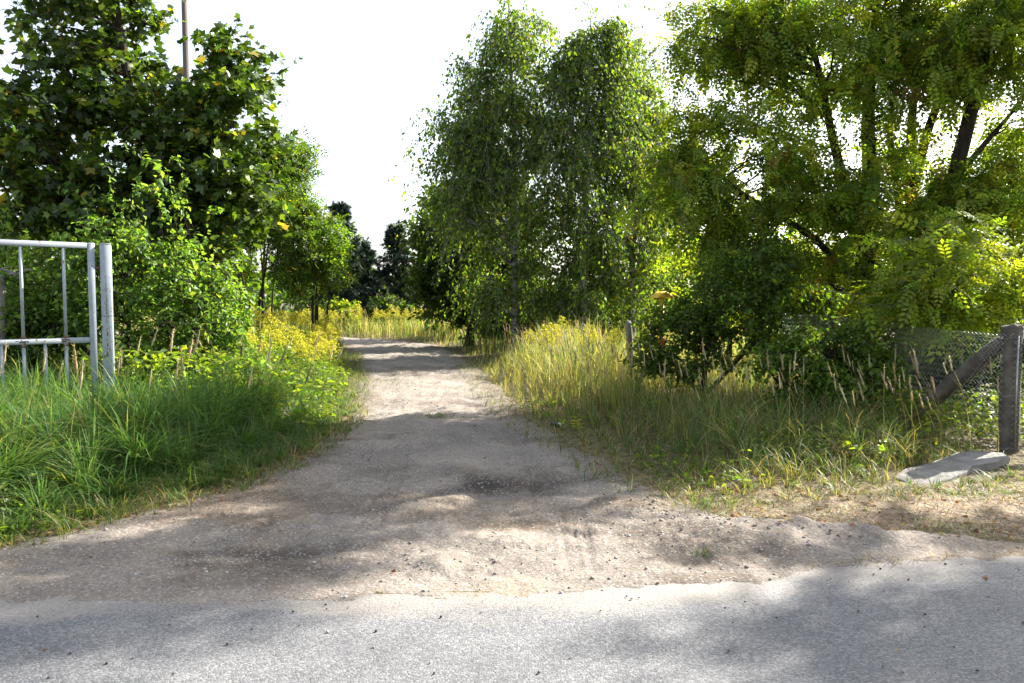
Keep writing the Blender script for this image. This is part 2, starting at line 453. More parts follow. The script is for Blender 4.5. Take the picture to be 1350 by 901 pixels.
xs = np.concatenate([far_axis(-14, -420, 18)[::-1], np.arange(-14, 14.01, .2), far_axis(14, 420, 18)])
ys = np.concatenate([far_axis(1, -60, 8)[::-1], np.arange(1, 20, .2), np.arange(20, 46, .5), far_axis(46, 900, 18)])
def ground_col(X, Y):
    # straw-littered sand on the open strip beside the road, dark thatch under the grass
    s = smooth(-.3, .8, X - 1.6) * (1 - smooth(5.9, 6.7, Y - .12 * (X - 2))) 
    n = .5 + .5 * fbm(X * 1.3, Y * 1.3, 91, 3)
    base = np.array([.62, .60, .42]); strip = np.array([1.05, .97, .90])
    c = base[None, None] * (1 - s[..., None]) + strip[None, None] * s[..., None]
    return c * (.8 + .4 * n[..., None])
g = grid_mesh(xs, ys, lambda X, Y: land(X, Y) + .012 * fbm(X * 4, Y * 4, 8, 2) - .16 * smooth(.12, .5, inside(X, Y)), ground_col, M["soil"], "ground")
tag(g, "earth and grassland under the verges, reaching to the horizon", "ground", kind="structure")

xs = np.concatenate([far_axis(-9, -150, 6)[::-1], np.arange(-9, 9.01, .1), far_axis(9, 150, 6)])
ys = np.concatenate([[-7, -4, -1, 0, 1, 2], np.arange(2.6, 5.61, .06)])
def road_z(X, Y):
    return -.004 * np.abs(Y) * 0 - .09 * smooth(.25, .75, Y - road_e(X)) + .004 * fbm(X * .7, Y * .7, 13, 2)
def road_col(X, Y):
    d = road_e(X) - Y
    k = np.clip((1 - smooth(0, .5, d + .35 * fbm(X * 1.2, Y * 3.5, 601, 4))) * .62, 0, 1)
    return np.stack([k, k, k], -1)
r = grid_mesh(xs, ys, road_z, road_col, M["asphalt"], "asphalt_road")
tag(r, "weathered light grey asphalt road crossing the foreground", "road", kind="structure")

xs = np.concatenate([np.arange(-9, -3.6, .06), np.arange(-3.6, 3.8, .03), np.arange(3.8, 9.01, .06)])
yy = [3.7]
while yy[-1] < 38: yy.append(yy[-1] + (.027 if yy[-1] < 6.4 else .027 + (yy[-1] - 6.4) * .02))
ysn = np.array(yy)
xfar = np.concatenate([np.arange(-26, -9, .5), xs])
def dirt_z(X, Y):
    d = inside(X, Y)
    base = np.maximum(land(X, Y), 0.0 * X)
    on = smooth(-.02, .35, d)
    front = smooth(0, .5, Y - road_e(X))
    return base - .03 + .034 * smooth(-.12, .06, d) + relief(X, Y) * on * front + .004 * fbm(X * 12, Y * 12, 15, 2)
def dirt_col(X, Y):
    n1 = fbm(X * .8, Y * 1.6, 101, 4); n2 = fbm(X * 2.6, Y * 3.5, 111, 4)
    damp = smooth(.12, .42, n1 + .35 * n2)
    X0, Y0 = X, Y
    X = X + .35 * fbm(X0 * 1.5, Y0 * 2.5, 701, 4); Y = Y + .22 * fbm(X0 * 1.5, Y0 * 2.5, 711, 4) - .12 * (X0 + 1.5)  * .6
    spots = .75 * np.exp(-(((X + 1.75) / .62) ** 2 + ((Y - 4.85) / .16) ** 2)) + 0 * np.exp(-(((X + 1.85) / .38) ** 2 + ((Y - 4.78) / .20) ** 2)) + .8 * np.exp(-(((X + .15) / .6) ** 2 + ((Y - 6.45) / .25) ** 2)) + .6 * np.exp(-(((X + 1.2) / .35) ** 2 + ((Y - 7.2) / .3) ** 2)) + .7 * np.exp(-(((X - 1.1) / .35) ** 2 + ((Y - 5.5) / .25) ** 2))
    X, Y = X0, Y0
    spots = np.clip(spots * (1 + .9 * n2), 0, 1)
    k = np.clip(.34 * damp + .5 * spots, 0, .75)
    warm = smooth(0, .5, fbm(X * .9, Y * 1.2, 131, 3)) * (1 - smooth(6, 8, Y))
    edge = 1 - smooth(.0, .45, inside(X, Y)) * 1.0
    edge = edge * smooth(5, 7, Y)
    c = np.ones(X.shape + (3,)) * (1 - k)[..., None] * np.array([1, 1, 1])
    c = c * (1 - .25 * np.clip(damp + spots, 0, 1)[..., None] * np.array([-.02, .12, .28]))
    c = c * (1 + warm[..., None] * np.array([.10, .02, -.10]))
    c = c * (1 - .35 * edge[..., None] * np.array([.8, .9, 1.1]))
    return c
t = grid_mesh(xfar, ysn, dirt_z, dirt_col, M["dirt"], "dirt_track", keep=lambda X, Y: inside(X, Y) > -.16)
tag(t, "pale sandy dirt track with ruts, bending left behind the goldenrod", "track", kind="structure")

def ground_z(x, y):
    return land(np.asarray(x, float), np.asarray(y, float))

# ------------------------------------------------------------------ leaf templates
def T_leaf(w=.5, fold=.12):          # pointed oval, folded on its midrib
    v = [(0, 0, 0), (.35, w / 2, fold), (1, 0, -.08), (.35, -w / 2, fold), (.75, w * .32, fold * .5), (.75, -w * .32, fold * .5)]
    return v, [(0, 2, 4), (0, 4, 1), (0, 5, 2), (0, 3, 5)]
def T_diamond(w=.5, fold=.1):
    return [(0, 0, 0), (.45, w / 2, fold), (1, 0, -.05), (.45, -w / 2, fold)], [(0, 2, 1), (0, 3, 2)]
def T_maple():
    ang = [180, 140, 105, 78, 62, 40, 22, 0, -22, -40, -62, -78, -105, -140]
    rad = [.30, .42, .30, .62, .40, .36, .62, .78, .62, .36, .40, .62, .30, .42]
    ang = [150, 108, 64, 34, 0, -34, -64, -108]
    rad = [.42, .40, .70, .42, .78, .42, .70, .40]
    v = [(.30, 0, 0)]
    for a, r_ in zip(ang, rad):
        a = math.radians(a); v.append((.30 + r_ * math.cos(a), r_ * math.sin(a), -.10 * (r_ - .3) + .06 * abs(math.sin(a))))
    n = len(ang)
    return v, [(0, 1 + (k + 1) % n, 1 + k) for k in range(n)]
def T_pinnate(pairs=4, l=.27, w=.50, droop=.35):
    v = []; t = []
    def leaflet(o, ang, s, tw):
        b = len(v); ca, sa = math.cos(ang), math.sin(ang)
        for (x, y, z) in [(0, 0, 0), (.5, w / 2, .06), (1, 0, -.14), (.5, -w / 2, .06)]:
            v.append((o[0] + s * (x * ca - y * sa), o[1] + s * (x * sa + y * ca), o[2] + s * (z + tw * y)))
        t.extend([(b, b + 2, b + 1), (b, b + 3, b + 2)])
    for i in range(pairs):
        s = (i + 1.2) / (pairs + 1)
        o = (s * .92, 0, -droop * s * s)
        k = l * (1.0 - .25 * abs(s - .55))
        leaflet(o, math.radians(68 - 14 * s), k, .5); leaflet(o, -math.radians(68 - 14 * s), k, -.5)
    leaflet((.92, 0, -droop * .88), 0, l, 0)
    b = len(v)
    v.extend([(0, -.007, 0), (0, .007, 0), (.92, 0, -droop * .86)])
    t.append((b, b + 2, b + 1))
    return v, t
def T_needles(n=10, spread=.55, w=.045):
    v = []; t = []; r_ = np.random.default_rng(3)
    for k in range(n):
        a = r_.uniform(0, 2 * PI); s = r_.uniform(.15, spread); x0 = r_.uniform(0, .35)
        d = np.array([math.cos(s * 1.3), math.sin(s * 1.3) * math.cos(a), math.sin(s * 1.3) * math.sin(a)])
        sd = norm(np.cross(d, [.3, .5, .8])) * w; o = np.array([x0, 0, 0]); b = len(v)
        v.extend([tuple(o - sd), tuple(o + sd), tuple(o + d * .75)]); t.append((b, b + 1, b + 2))
    return v, t
TL = {"oval": T_leaf(.55), "diamond": T_diamond(.62), "broad": T_leaf(.75), "maple": T_maple(), "pinnate": T_pinnate(), "pin_small": T_pinnate(2, .40, .5, .3), "needle": T_needles()}

def leaf_cols(n, pal, wts=None, jit=.22):
    pal = np.array(pal); w = np.array(wts if wts else [1] * len(pal), float); w /= w.sum()
    c = pal[rng.choice(len(pal), n, p=w)]
    return np.clip(c * np.exp(rng.normal(0, jit, (n, 1))) * (1 + rng.normal(0, .06, (n, 3))), .003, 1)

G_DARK = [(.045, .085, .014), (.06, .11, .018), (.038, .07, .016)]
G_MID = [(.085, .15, .02), (.11, .175, .022), (.065, .125, .02)]
G_LIGHT = [(.17, .235, .028), (.14, .215, .025), (.21, .25, .03)]
YEL = [(.26, .21, .03), (.20, .12, .03)]

# ------------------------------------------------------------------ tree growing
def bez(a, b, c, n):
    t = np.linspace(0, 1, n)[:, None]
    return (1 - t) ** 2 * a + 2 * t * (1 - t) * b + t * t * c

def in_ell(e, n, shell=.45):
    d = norm(rng.normal(size=(n, 3)))
    r_ = (shell + (1 - shell) * rng.random((n, 1)) ** .7)
    return np.array(e[0]) + d * r_ * np.array(e[1])

def make_tree(name, label, base, stems, stem_r, ells, limbs, twigs, per, leaf, size, pal, wts=None,
              bark="bark_grey", lmat="leaf", twig_len=.8, droop=.2, up=.35, zmin=.8, cat="tree", group=None,
              leaf_up=.6, jit=.28, twig_r=.006, spread=.10, limb_r=.35, extra=None, shell=.45, hang=0.0, size_var=.25):
    """base: (x, y); stems: polylines of (x, y, z) relative to the base; ells: (centre, radii, weight) relative to the base"""
    bz = float(ground_z(base[0], base[1]))
    root = empty(name, (base[0], base[1], bz - .02), label, cat, group)
    tr = Acc(); br = Acc(); lf = Acc()
    SP = []
    for k, s in enumerate(stems):
        s = np.array(s, float); n = max(8, len(s) * 5)
        tt = np.linspace(0, len(s) - 1, n); p = np.stack([np.interp(tt, np.arange(len(s)), s[:, j]) for j in range(3)], 1)
        wob = stem_r[k] * .5
        p[1:, :2] += wob * np.stack([fbm(tt[1:] * 1.3, tt[1:] * 0 + k, 5 + k, 2), fbm(tt[1:] * 1.3, tt[1:] * 0 + k + 9, 7 + k, 2)], 1)
        f = np.linspace(0, 1, n)
        rr = stem_r[k] * ((1 - f) * .92 + .08) ** .8
        if s[0, 2] < .3: rr = rr * (1 + .55 * np.exp(-(p[:, 2]) / .25))
        tube(tr, p, rr, 9 if stem_r[k] > .08 else 6)
        SP.append((p, rr))
    w = np.array([e[2] if len(e) > 2 else e[1][0] * e[1][1] * e[1][2] for e in ells], float); w /= w.sum()
    pos = []; axs = []
    for k in range(limbs):
        e = ells[rng.choice(len(ells), p=w)]
        tg = in_ell(e, 1, shell)[0]
        # nearest stem that can carry it
        best = None
        for p, rr in SP:
            hd = np.linalg.norm(p[:, :2] - tg[:2], axis=1)
            cost = np.abs((tg[2] - p[:, 2]) - up * hd) + .55 * hd + np.where(p[:, 2] < zmin, 3.0 * (zmin - p[:, 2]) + .5, 0)
            j = int(np.argmin(cost + rng.random(len(p)) * .3))
            if best is None or cost[j] < best[0]: best = (cost[j], p[j], rr[j])
        st, r0 = best[1], best[2]
        L = np.linalg.norm(tg - st)
        ctl = st * .45 + tg * .55 + np.array([0, 0, (.18 if up > 0 else .25) * L]) + rng.normal(0, .07, 3) * L
        lp = bez(st, ctl, tg, 9)
        lp[1:-1] += rng.normal(0, .022, (7, 3)) * L
        r_l = min(r0 * .6, limb_r * .035 * L + .006)
        tube(br, lp, np.linspace(r_l, .006, 9), 5, cap=False)
        lv = math.exp(rng.normal(0, .25))
        nt_ = max(2, int(rng.normal(twigs, twigs * .35)))
        for q in range(nt_):
            tpar = rng.uniform(.30, 1.0) ** .8 * 8
            i0 = min(int(tpar), 7); s0 = lp[i0] + (lp[i0 + 1] - lp[i0]) * (tpar - i0)
            ld = norm(lp[i0 + 1] - lp[i0])
            d = norm(ld * .55 + rng.normal(0, .65, 3) * np.array([1, 1, .6]) + np.array([0, 0, .15]))
            tl = twig_len * rng.uniform(.45, 1.2) * lv
            end = s0 + d * tl + np.array([0, 0, -droop * tl - hang * tl * rng.uniform(.3, 1.2)])
            tp = bez(s0, s0 + d * tl * .55 + np.array([0, 0, .08 * tl]), end, 4)
            tube(br, tp[[0, 1, 3]], twig_r * np.array([1, .8, .35]), 3, cap=False)
            n = max(1, int(rng.normal(per, per * .25)))
            u = rng.uniform(.12, 1.03, n) * 3; ii = np.minimum(u.astype(int), 2)
            pp = tp[ii] + (tp[ii + 1] - tp[ii]) * (u - ii)[:, None]
            pos.append(pp + rng.normal(0, spread * size * 1.0 + .004, (n, 3)))
            axs.append(np.tile(norm(tp[-1] - tp[0]), (n, 1)))
    if extra is not None:
        extra(tr, br, pos, axs)
    pos = np.concatenate(pos); axs = np.concatenate(axs); n = len(pos)
    ax = norm(axs * .5 + rng.normal(0, .75, (n, 3)) + np.array([0, 0, -.35 - hang * .8]))
    nr = norm(rng.normal(0, .55, (n, 3)) + np.array([0, 0, leaf_up]) + .25 * axs)
    tv, tt = TL[leaf]
    sz = size * np.exp(rng.normal(0, size_var, n))
    col = leaf_cols(n, pal, wts, jit)
    # whole sprays vary together
    kx = fbm(pos[:, 0] * 1.6 + base[0], pos[:, 1] * 1.6 + pos[:, 2] * 1.1, 200, 2)[:, None]
    col = np.clip(col * (1 + .22 * kx), .003, 1)
    scatter(lf, tv, tt, pos, ax, nr, sz, col)
    tr.build("trunk", M[bark], root, True)
    br.build("branches", M[bark], root, True)
    c = lf.build("crown", M[lmat], root); c["kind"] = "stuff"
    return root

# ================================================================== TREES
# broad maple on the left, behind the gate
make_tree("maple_tree", "big dark green maple behind the gate, in front of the wooden pole", (-6.0, 13.2),
          [[(0, 0, 0), (.05, 0, 1.5), (-.2, .1, 3.2), (-.6, 0, 5.2), (-.8, 0, 7.4)], [(0, 0, 1.2), (.5, -.2, 2.6), (1.1, 0, 4.2), (1.35, .1, 5.6)],
           [(-.05, 0, 1.6), (-1.1, -.2, 2.8), (-1.9, 0, 4.4)]], [.17, .10, .10],
          [((-1.15, 0, 6.0), (1.05, 1.3, 1.9), 4.2), ((-1.7, 0, 3.9), (1.7, 1.6, 1.3), 4.8), ((1.2, -.1, 4.3), (.75, 1.0, 1.45), 2.6), ((.1, 0, 4.2), (.9, 1.1, 1.2), 2.8), ((1.0, -.3, 2.7), (1.25, 1.2, .85), 2.4), ((-.6, -.4, 2.6), (1.9, 1.2, .9), 3.2), ((-2.5, .2, 3.1), (1.2, 1.2, .9), 2)],
          270, 10, 12, "maple", .108, G_DARK + [G_MID[1]] + YEL[:1], [4, 4, 4, 1.5, .5], bark="bark_dark", lmat="leaf_gloss",
          twig_len=.62, droop=.12, leaf_up=.9, zmin=1.2, spread=.35)

# thicket of thin stems with fine feathered leaves, left of the bend
st = []; sr = []
for k in range(15):
    a = rng.uniform(-2.0, 1.5); b = rng.uniform(-1.2, 1.2); t_ = rng.uniform(3.2, 5.6) * (1 - .10 * abs(a))
    lean = rng.uniform(-.35, .5)
    st.append([(a, b, 0), (a + lean * .3, b, t_ * .4), (a * 1.15 + lean, b, t_ * .75), (a * 1.2 + lean * 1.3, b, t_)]); sr.append(rng.uniform(.03, .06))
make_tree("acacia_thicket", "yellow-green feathery thicket with many thin bare stems beside the maple", (-7.5, 23.5), st, sr,
          [((.3, 0, 4.9), (1.2, 1.2, 1.5), 3), ((1.1, -.1, 2.9), (.95, 1.0, 1.3), 2.6), ((-1.2, 0, 3.9), (1.2, 1.2, 1.0), 2)],
          190, 8, 11, "pin_small", .21, G_DARK[:2] + G_MID + YEL[:1], [2, 3, 3, 2, 2, .4], bark="bark_dark", twig_len=.75, droop=.15, zmin=1.9, spread=.5, cat="thicket")

# pines
def pine(name, label, base, h, r_, seed, bare=.04, dens=1.0, pal=((.022, .045, .026), (.03, .06, .032), (.018, .038, .022))):
    st = [[(0, 0, 0), (.05, 0, h * .5), (0, 0, h)]]
    def ex(tr, br, pos, axs):
        nl = int(h / .42)
        for i in range(nl):
            z = h * (bare + (1 - bare) * (i + .3) / nl)
            f = 1 - (z / h); rad = r_ * (f ** .75) * 1.02 + .12
            for j in range(6):
                a = rng.uniform(0, 2 * PI); L = rad * rng.uniform(.6, 1.12)
                d = np.array([math.cos(a), math.sin(a), .12])
                e = np.array([0, 0, z]) + d * L + np.array([0, 0, .22 * L * (1 - f) + .06])
                lp = bez(np.array([0, 0, z]), np.array([0, 0, z - .08 * L]) + d * L * .6, e, 6)
                tube(br, lp, np.linspace(.03, .008, 6), 4, cap=False)
                for q in range(int(11 * dens)):
                    u = rng.uniform(.25, 1); s0 = lp[min(int(u * 5), 5)]
                    dd = norm(d * .8 + rng.normal(0, .5, 3) + np.array([0, 0, .3])); tl = .4 * rng.uniform(.4, 1)
                    m = 5; uu = rng.random(m)[:, None]
                    pos.append(s0 + dd * tl * uu); axs.append(np.tile(dd, (m, 1)))
    # tips point up and outward
    return make_tree(name, label, base, st, [.13], [((0, 0, h * .95), (.2, .2, .3), 1)], 3, 3, 5, "needle", .36, list(pal), bark="bark_pine", lmat="needle",
                     extra=ex, twig_len=.3, droop=-.1, zmin=h * .6, cat="pine", jit=.25)
pine("pine_tree", "dark blue-green pine left of the gap, rising above the thicket edge", (-9.7, 43), 7.0, 2.1, 1)
pine("pine_tree", "lower dark pine at the left foot of the sky gap", (-8.75, 45), 4.9, 1.5, 2)
pine("pine_tree", "open-branched dark pine standing right of the sky gap", (-6.55, 43), 5.7, 1.7, 3, dens=.8, pal=((.014, .026, .016), (.02, .036, .02)))
pine("pine_tree", "dark pine half hidden behind the leafy tree right of the gap", (-4.1, 42), 6.2, 1.7, 4, pal=((.014, .026, .016), (.02, .036, .02)))

# bushes at the bend
make_tree("bush", "round olive green bush at the far end of the track", (-6.3, 39), [[(0, 0, 0), (.1, 0, .9)], [(.2, 0, 0), (.6, 0, 1.0)], [(-.1, 0, 0), (-.6, 0, .9)]], [.04, .03, .03],
          [((0, 0, 1.0), (1.2, 1.0, .8), 1)], 60, 7, 8, "diamond", .16, [(.06, .10, .025), (.05, .09, .02)], twig_len=.45, zmin=.1, cat="bush")
make_tree("bush", "pale yellow-green bush in front of the left pine", (-8.7, 38), [[(0, 0, 0), (.1, 0, .9)], [(.2, 0, 0), (.7, 0, 1.0)], [(-.1, 0, 0), (-.7, 0, .9)]], [.04, .03, .03],
          [((0, 0, .85), (1.5, 1.0, .8), 1)], 60, 7, 8, "diamond", .15, G_LIGHT, twig_len=.5, zmin=.1, cat="bush")

# leafy dark tree at the inside of the bend
make_tree("leafy_tree", "dark green leafy tree beside the bend, left of the birches", (-1.5, 26.5),
          [[(0, 0, 0), (.1, 0, 1.5), (0, 0, 3.5), (.1, 0, 5.6)], [(.1, 0, .8), (-.8, 0, 2.2), (-1.3, 0, 3.6)], [(.1, 0, .6), (1, 0, 2.0), (1.5, 0, 3.8)]], [.14, .08, .08],
          [((-.5, 0, 3.6), (1.7, 1.6, 2.0), 3), ((.9, 0, 3.8), (1.6, 1.5, 2.2), 3), ((-.9, -.4, 1.7), (1.3, 1.2, 1.0), 1.6), ((.9, -.3, 1.6), (1.6, 1.2, 1.0), 1.6)],
          230, 10, 11, "oval", .17, G_DARK + G_MID[:1], [3, 3, 2, 1], bark="bark_dark", lmat="leaf", twig_len=.7, droop=.2, zmin=.6, spread=.4)

# birches
def birch(label, base, h, w, n, lean, ells):
    make_tree("birch_tree", label, base, [[(0, 0, 0), (lean * .1, 0, h * .3), (lean * .4, 0, h * .65), (lean, 0, h * .98)]], [.13],
              ells, n, 11, 19, "diamond", .098, G_DARK[1:2] + G_MID + G_LIGHT[:2] + YEL[:1], [2, 3, 3, 2, 1.2, 1.2, .25], bark="bark_birch", twig_len=1.15, droop=.25, hang=.95, up=.75, zmin=.8, spread=.45, leaf_up=.3, limb_r=.22, shell=.3,
              group="birches beside the track")
birch("tallest birch with drooping twigs, leftmost of the birches, reaching the top edge", (.1, 22.5), 10.6, 2.2, 230, -.2,
      [((-.1, 0, 8.9), (1.0, 1.0, 1.5), 2.0), ((-.4, 0, 6.9), (1.7, 1.5, 1.6), 3.6), ((-1.7, 0, 6.4), (1.0, 1.0, 1.0), 1.3), ((-2.2, 0, 4.9), (1.0, .9, 1.0), 1.3), ((-.4, 0, 4.5), (2.4, 1.6, 1.8), 4.4), ((-.9, 0, 8.2), (.9, .9, .7), 1.0), ((.1, 0, 2.2), (1.9, 1.4, 1.1), 2.6), ((-.8, -.3, 7.6), (1.1, .8, .6), .8), ((.5, .2, 9.9), (.45, .5, .8), .5)])
birch("birch with pale grey-green crown, second from the left", (2.05, 22.0), 9.8, 2, 200, .2,
      [((.3, 0, 8.4), (1.0, .9, 1.4), 2.2), ((0, 0, 6.6), (1.6, 1.3, 1.6), 3.6), ((0, 0, 4.4), (1.8, 1.5, 1.8), 3.8), ((.1, 0, 2.1), (1.7, 1.3, 1.1), 2.6), ((.9, .2, 8.9), (.6, .5, .7), .6), ((-.6, .2, 8.6), (.5, .5, .8), .5), ((-1.0, .1, 7.5), (.8, .8, 1.0), 1.1)])
birch("birch with sunlit yellow-green right side, rightmost of the birches", (3.65, 23.2), 9.0, 2, 175, .1,
      [((.0, 0, 7.6), (.9, .9, 1.5), 2.2), ((-.1, 0, 5.4), (1.4, 1.2, 1.7), 3.4), ((.1, 0, 3.0), (1.9, 1.4, 1.7), 3.8), ((.7, .2, 6.9), (.7, .5, .6), .7), ((-1.0, 0, 6.2), (.9, .8, 1.0), 1.0), ((1.1, 0, 5.2), (.9, .9, 1.4), 1.3)])

# robinias on the right
RP = G_MID + G_LIGHT + YEL
RW = [2, 3, 1, 4, 4, 4, .5, .1]
make_tree("robinia_tree", "robinia with a thick dark upright trunk behind the wire fence", (6.15, 13.3),
          [[(0, 0, 0), (-.05, 0, 2), (0, 0, 4), (.1, .1, 6), (.3, .1, 8.5)], [(-.05, 0, 2.6), (-.5, -.1, 3.8), (-.9, -.2, 5.2), (-1.5, -.2, 7.2)], [(-.05, 0, 1.8), (-1.1, -.5, 2.6), (-2.3, -.8, 3.2), (-3.3, -.8, 4.0)]],
          [.20, .11, .07],
          [((-2.2, -.6, 3.5), (1.5, 1.3, .9), 3.2), ((-1.3, -.3, 5.4), (1.5, 1.3, 1.3), 3.4), ((-.2, -.2, 6.4), (1.7, 1.3, 1.2), 2.4), ((-1.1, -.9, 3.0), (1.5, .9, 1.2), 2), ((-2.6, -.3, 5.9), (.95, .9, .9), 1.6), ((-2.2, -.3, 2.2), (1.6, 1.0, .9), 2.6), ((-2.9, -.6, 5.7), (1.0, .9, .8), 1.8), ((-3.2, -.6, 3.3), (.9, .9, .8), 1.6), ((-3.0, -.5, 4.5), (.7, .7, .6), .8)],
          128, 8, 9, "pinnate", .29, RP, RW, bark="bark_dark", twig_len=.75, droop=.2, zmin=1.6, spread=.15, leaf_up=.9, limb_r=.30, shell=.3)
make_tree("robinia_tree", "robinia with twin dark stems right of the thick upright trunk", (7.0, 13.6),
          [[(0, 0, 0), (0, 0, 2), (.05, 0, 3.6), (.1, 0, 5), (.7, 0, 8)], [(.05, 0, 3.4), (.35, 0, 4.5), (.9, 0, 6), (1.2, 0, 7.5)], [(0, 0, 2.5), (-.3, 0, 4.5), (-.1, 0, 7)]],
          [.17, .10, .08],
          [((.1, 0, 6.4), (1.4, 1.3, 1.2), 2), ((.9, 0, 8.3), (1.5, 1.1, .6), 1.2), ((-.3, -.6, 4.3), (1.4, 1.0, 1.4), 2.2), ((.6, -.4, 3.0), (1.4, 1.0, .9), 2), ((0, -.5, 2.1), (1.8, 1.0, .9), 2.6), ((.5, -.9, 3.3), (1.2, .6, .7), 1.0), ((-.2, -.6, 5.5), (1.3, .9, .9), 2.0)],
          78, 8, 9, "pinnate", .29, RP, RW, bark="bark_dark", twig_len=.7, droop=.2, zmin=1.5, spread=.15, leaf_up=.9, limb_r=.28, shell=.3)
make_tree("robinia_tree", "robinia with a dark trunk leaning right towards the picture edge", (7.2, 12.8),
          [[(-.2, 0, 0), (-.1, 0, 2), (.15, 0, 3.4), (.55, 0, 5.1), (1.0, 0, 7.0), (1.6, 0, 9), (2.0, -.2, 10.4)], [(.2, 0, 3.6), (.9, 0, 4.4), (1.6, 0, 5.2)]],
          [.17, .06],
          [((1.0, 0, 6.6), (1.5, 1.2, 1.1), 2), ((1.7, 0, 8.9), (1.4, 1.1, .5), 1.3), ((2.1, -.3, 10.3), (1.5, 1.1, .5), 1.1), ((1.2, -.2, 4.7), (1.1, 1.0, .7), .7), ((.8, -.3, 2.7), (1.4, .9, .8), 2.2), ((.4, -.3, 1.9), (1.5, .9, .8), 2.4), ((.9, -.5, 3.6), (1.1, .7, .7), 1.0), ((.2, -.5, 5.4), (1.0, .8, 1.0), 1.4), ((1.1, -.4, 5.7), (.9, .8, .7), .8)],
          84, 8, 9, "pinnate", .29, RP, RW, bark="bark_dark", twig_len=.7, droop=.2, zmin=1.5, spread=.15, leaf_up=.9, limb_r=.28, shell=.3)
make_tree("robinia_tree", "robinia just beyond the right picture edge, shading the asphalt", (11.9, 10.3),
          [[(0, 0, 0), (0, 0, 2), (.1, 0, 4.2), (0, 0, 7), (.1, 0, 9.5)], [(0, 0, 2.5), (-.8, -.3, 4.2), (-1.4, -.5, 6.0)]],
          [.19, .09],
          [((-.6, -.3, 7.2), (1.7, 1.7, 1.2), 3), ((.2, -.5, 5.8), (1.3, 1.0, .7), 1), ((.4, 0, 8.6), (1.5, 1.5, .8), 1.2)],
          44, 8, 8, "pinnate", .29, RP, RW, bark="bark_dark", twig_len=.8, droop=.2, zmin=1.8, spread=.15, leaf_up=.9, limb_r=.30, shell=.3)
make_tree("young_robinia", "bright yellow-green young robinia leaning over the fence beside the concrete post", (6.1, 10.3),
          [[(0, 0, 0), (-.05, -.1, .8), (-.2, -.25, 1.6), (-.4, -.4, 2.3)], [(.1, 0, 0), (.3, -.2, 1.0), (.5, -.3, 2.0)]], [.035, .03],
          [((-.75, -.45, 1.65), (.85, .6, .45), 3), ((.2, -.35, 1.75), (.7, .5, .5), 1.8), ((-.35, -.25, 2.2), (.9, .6, .45), 1.4)],
          62, 5, 6, "pinnate", .27, G_LIGHT, None, bark="bark_grey", twig_len=.45, droop=.15, zmin=.8, spread=.12, leaf_up=1.0, limb_r=.2, cat="sapling")

# shrubs on the right
make_tree("hawthorn_bush", "wide dark green small-leaved bush right of the sunlit grass", (2.9, 11.6),
          [[(0, 0, 0), (.1, 0, .8), (.2, 0, 1.6)], [(.1, 0, 0), (-.6, 0, .8), (-.9, 0, 1.3)], [(0, .1, 0), (.8, 0, .9), (1.3, 0, 1.9)]], [.045, .035, .035],
          [((-.35, -.1, .95), (.85, .8, .55), 2), ((.45, 0, 1.35), (.9, .9, .8), 3), ((.9, .2, 2.0), (.75, .8, .7), 1.6)],
          150, 8, 12, "broad", .055, G_DARK[:2] + G_MID, [2, 3, 2, 2, 2], bark="bark_dark", twig_len=.36, zmin=.2, spread=.6, cat="bush", leaf_up=.8, twig_r=.004)
make_tree("wild_rose_bush", "low lit green bush bulging out in front of the wire fence", (3.95, 9.9),
          [[(0, 0, 0), (.1, 0, .6), (.2, 0, 1.1)], [(.1, 0, 0), (-.5, 0, .6), (-.7, 0, .9)], [(0, .1, 0), (.5, -.1, .6), (.8, -.1, .9)]], [.03, .025, .025],
          [((0, 0, .75), (.75, .6, .5), 2), ((.5, -.1, .65), (.5, .5, .4), 1), ((.85, .2, .9), (.55, .5, .5), 1)],
          115, 7, 11, "broad", .055, G_MID, None, bark="bark_dark", twig_len=.3, zmin=.15, spread=.6, cat="bush", leaf_up=.8, twig_r=.004)
make_tree("understorey_bush", "tall olive green bush filling the gap under the robinia branches", (4.4, 15.5),
          [[(0, 0, 0), (.1, 0, 1.2), (.2, 0, 2.6)], [(.1, 0, 0), (-.8, 0, 1.2), (-1.0, 0, 2.0)], [(0, .1, 0), (.9, 0, 1.3), (1.5, 0, 2.2)]], [.06, .04, .04],
          [((0, 0, 1.9), (1.4, .8, 1.0), 2), ((1.2, 0, 1.4), (1.2, .8, 1.0), 2)],
          90, 8, 10, "oval", .10, G_MID + G_DARK, None, bark="bark_dark", twig_len=.5, zmin=.3, spread=.6, cat="bush")
make_tree("elder_bush", "broad shaded bush behind the robinia trunks and the fence", (8.6, 16.5),
          [[(0, 0, 0), (.1, 0, 1.2), (.2, 0, 2.2)], [(.1, 0, 0), (-1.2, 0, 1.2), (-1.8, 0, 1.8)], [(0, .1, 0), (1.2, 0, 1.3), (1.9, 0, 1.8)]], [.06, .04, .04],
          [((-1.2, 0, 1.3), (1.6, .8, 1.1), 2), ((1.2, 0, 1.4), (1.7, .8, 1.2), 2)],
          100, 8, 10, "oval", .12, G_MID + G_DARK, None, bark="bark_dark", twig_len=.55, zmin=.3, spread=.6, cat="bush")

